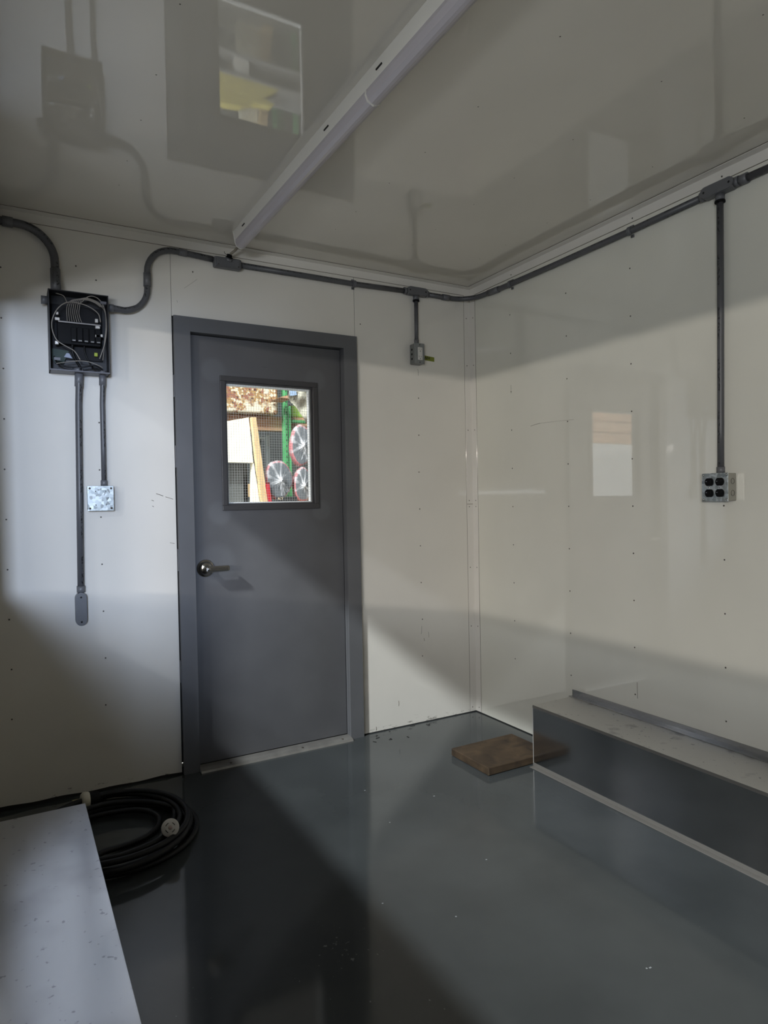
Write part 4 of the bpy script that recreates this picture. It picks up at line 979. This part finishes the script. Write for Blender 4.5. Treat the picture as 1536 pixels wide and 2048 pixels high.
roll('plastic wrapped roll below the highest one on the right', .000, 1.396, .090, .160, 2.50, 3, -50)
# shelf under the rolls
T = thing('trestle_shelf', 'wooden shelf carrying the plastic wrapped rolls', 'shelf', (.2, 2.9, GZ))
MB().box((-.34, 2.45, 1.200), (1.2, 3.08, 1.225), .004).build('shelf_board', M_WOODL, T)
for x in (-.02, 1.15):
    for y in (2.50, 3.02): MB().box((x-.02, y-.02, GZ), (x+.02, y+.02, 1.199), .003).build('leg', M_GREEN, T)
M_CARD = mat('black_card', (.025, .025, .025), .7)
o = MB().box((-.30, 3.40, 1.30), (-.06, 3.70, 1.432), .004).build('cardboard_box', mat('tan_cardboard', (.52, .33, .15), .8, var=(8, .3, (.6, .42, .2)))); tag(o, 'tan cardboard box glimpsed between the plank and the left wrapped roll', 'box')
T = thing('steel_stand', 'steel stand under the cardboard box behind the rack', 'stand', (-.18, 3.55, GZ))
MB().box((-.32, 3.39, 1.27), (-.04, 3.56, 1.299), .002).build('plate', M_CARD, T)
for x in (-.30, -.06): MB().box((x-.015, 3.45, GZ), (x+.015, 3.48, 1.269), .002).build('leg', M_CARD, T)
T = thing('lettered_crate', 'low black crate with cream letters under the left wrapped roll', 'box', (-.20, 2.47, 1.2255))
MB().box((-.290, 2.455, 1.2255), (-.10, 2.478, 1.290), .002).build('crate_front', M_CARD, T)
text_mesh('ALY', .030, 'lettering', mat('cream_letters', (.75, .60, .40), .6), T, Vector((-.283, 2.4535, 1.262)), RX90, .0004)
T = thing('red_post', 'red metal post standing between the plank and the left wrapped roll', 'post', (-.34, 2.515, GZ))
MB().prism([(-.372, 1.405), (-.344, 1.405), (-.322, 1.226), (-.350, 1.226)], 1, 2.488, 2.516).build('post', mat('red_enamel', (.55, .03, .045), .35), T)
MB().box((-.374, 2.486, 1.405), (-.341, 2.518, 1.418), .003).build('cap', mat('dark_red_cap', (.12, .01, .01), .5), T)
# tarp
def tarp_mat():
    return mat('beige_sheet', (.33, .32, .24), .7, var=(9, .25, (.46, .45, .36)), bump=(34, .8, .010))
T = thing('draped_sheet', 'beige plastic sheet draped at the top right behind the door glass', 'sheet', (.07, 2.8, 2.0))
def tp(u, v):
    top = Vector((-.030+.62*u, 0, 2.52)); z = 2.52-.53*v
    # left edge slants to the right as it falls
    left = -.030 if z > 2.24 else -.030+(2.24-z)*.72
    x = left+(.62-left)*u
    return Vector((x, 2.80+.020*math.sin(z*38+x*14)+.012*math.sin(x*40-z*22)+.010*u, z))
k = MB(); k.grid(tp, 30, 40); o = k.build('sheet', tarp_mat(), T)
so = o.modifiers.new('solid', 'SOLIDIFY'); so.thickness = .002
MB().prism([(-.026, 2.235), (-.026, 2.34), (.030, 2.34), (.045, 2.25)], 1, 2.765, 2.768).build('blue_label', mat('pale_blue_print', (.32, .45, .62), .6), T)
text_mesh('A', .030, 'letter', M_INK, T, Vector((.006, 2.760, 2.200)), RX90, .0004)
o = MB().prism([(-.094, 2.233), (-.04, 2.247), (.02, 2.262), (.02, 2.222), (-.03, 2.224), (-.09, 2.228)], 1, 2.84, 3.12).build('timber_stick', M_WOODL); tag(o, 'short timber plank end sticking out behind the beige sheet', 'plank')
o = MB().box((.150, 3.27, 2.1065), (.55, 3.33, 2.232), .02, 3).build('green_bag', mat('lime_green_fabric', (.22, .42, .04), .7, var=(22, .3, (.35, .5, .12)), bump=(30, .6, .006))); tag(o, 'lime green bag on the timber beam below the beige sheet', 'bag')
tag(MB().box((-1.35, .9, GZ+.001), (.2, 2.05, GZ+.02), .003).build('pale_sheet', mat('pale_sheet_board', (.62, .62, .58), .7)), 'pale sheet board lying flat on the ground outside the door', 'board')
T = thing('sheeted_pallet', 'pallet stack in white sheeting with pale timber on top, left outside the door', 'pallet', (-3.7, 2.1, GZ))
MB().box((-4.9, 1.70, GZ+.12), (-2.75, 2.60, 1.78), .03, 3).build('white_sheeting', mat('white_sheeting', (.80, .82, .80), .6, bump=(9, .7, .02)), T)
for i in range(4):
    MB().box((-4.8, 1.72+.004*i, 1.785+.115*i), (-2.80+.02*i, 2.58, 1.785+.115*i+.105), .004).build('timber_board', M_WOODL, T)
for x in (-4.7, -3.8, -2.9): MB().box((x-.05, 1.75, GZ+.001), (x+.05, 2.55, GZ+.119), .004).build('pallet_skid', M_WOODL, T)
# low things that only show in the ceiling's reflection of the door window
M_GREYP = mat('grey_shelf_paint', (.30, .30, .30), .6)
T = thing('low_shelf', 'low two-tier shelf outside the door, seen only mirrored in the ceiling', 'shelf', (-.6, 2.3, GZ))
MB().box((-1.3, 2.16, .005), (.1, 2.44, .028), .003).build('shelf_board', M_GREYP, T)
MB().box((-1.3, 2.16, .172), (.1, 2.44, .195), .003).build('shelf_board', M_GREYP, T)
for x in (-1.32, .12):
    for y in (2.18, 2.42): MB().box((x-.018, y-.018, GZ), (x+.018, y+.018, .20), .003).build('leg', M_GREYP, T)
k = MB(); k.prism([(-1.1, .196), (-1.1, .425), (-.72, .430), (-.62, .415), (-.52, .36), (-.36, .345), (-.34, .325), (-.44, .30), (-.36, .25), (-.30, .196)], 1, 2.18, 2.26)
tag(k.build('foam_slab', mat('yellow_foam', (.92, .80, .22), .7)), 'torn yellow foam slab, the yellow patch mirrored in the ceiling', 'foam slab')
tag(MB().box((-.665, 2.18, .029), (-.55, 2.30, .165), .004).build('white_carton', mat('white_card', (.85, .84, .80), .7)), 'small white carton on the low shelf, mirrored in the ceiling', 'box')
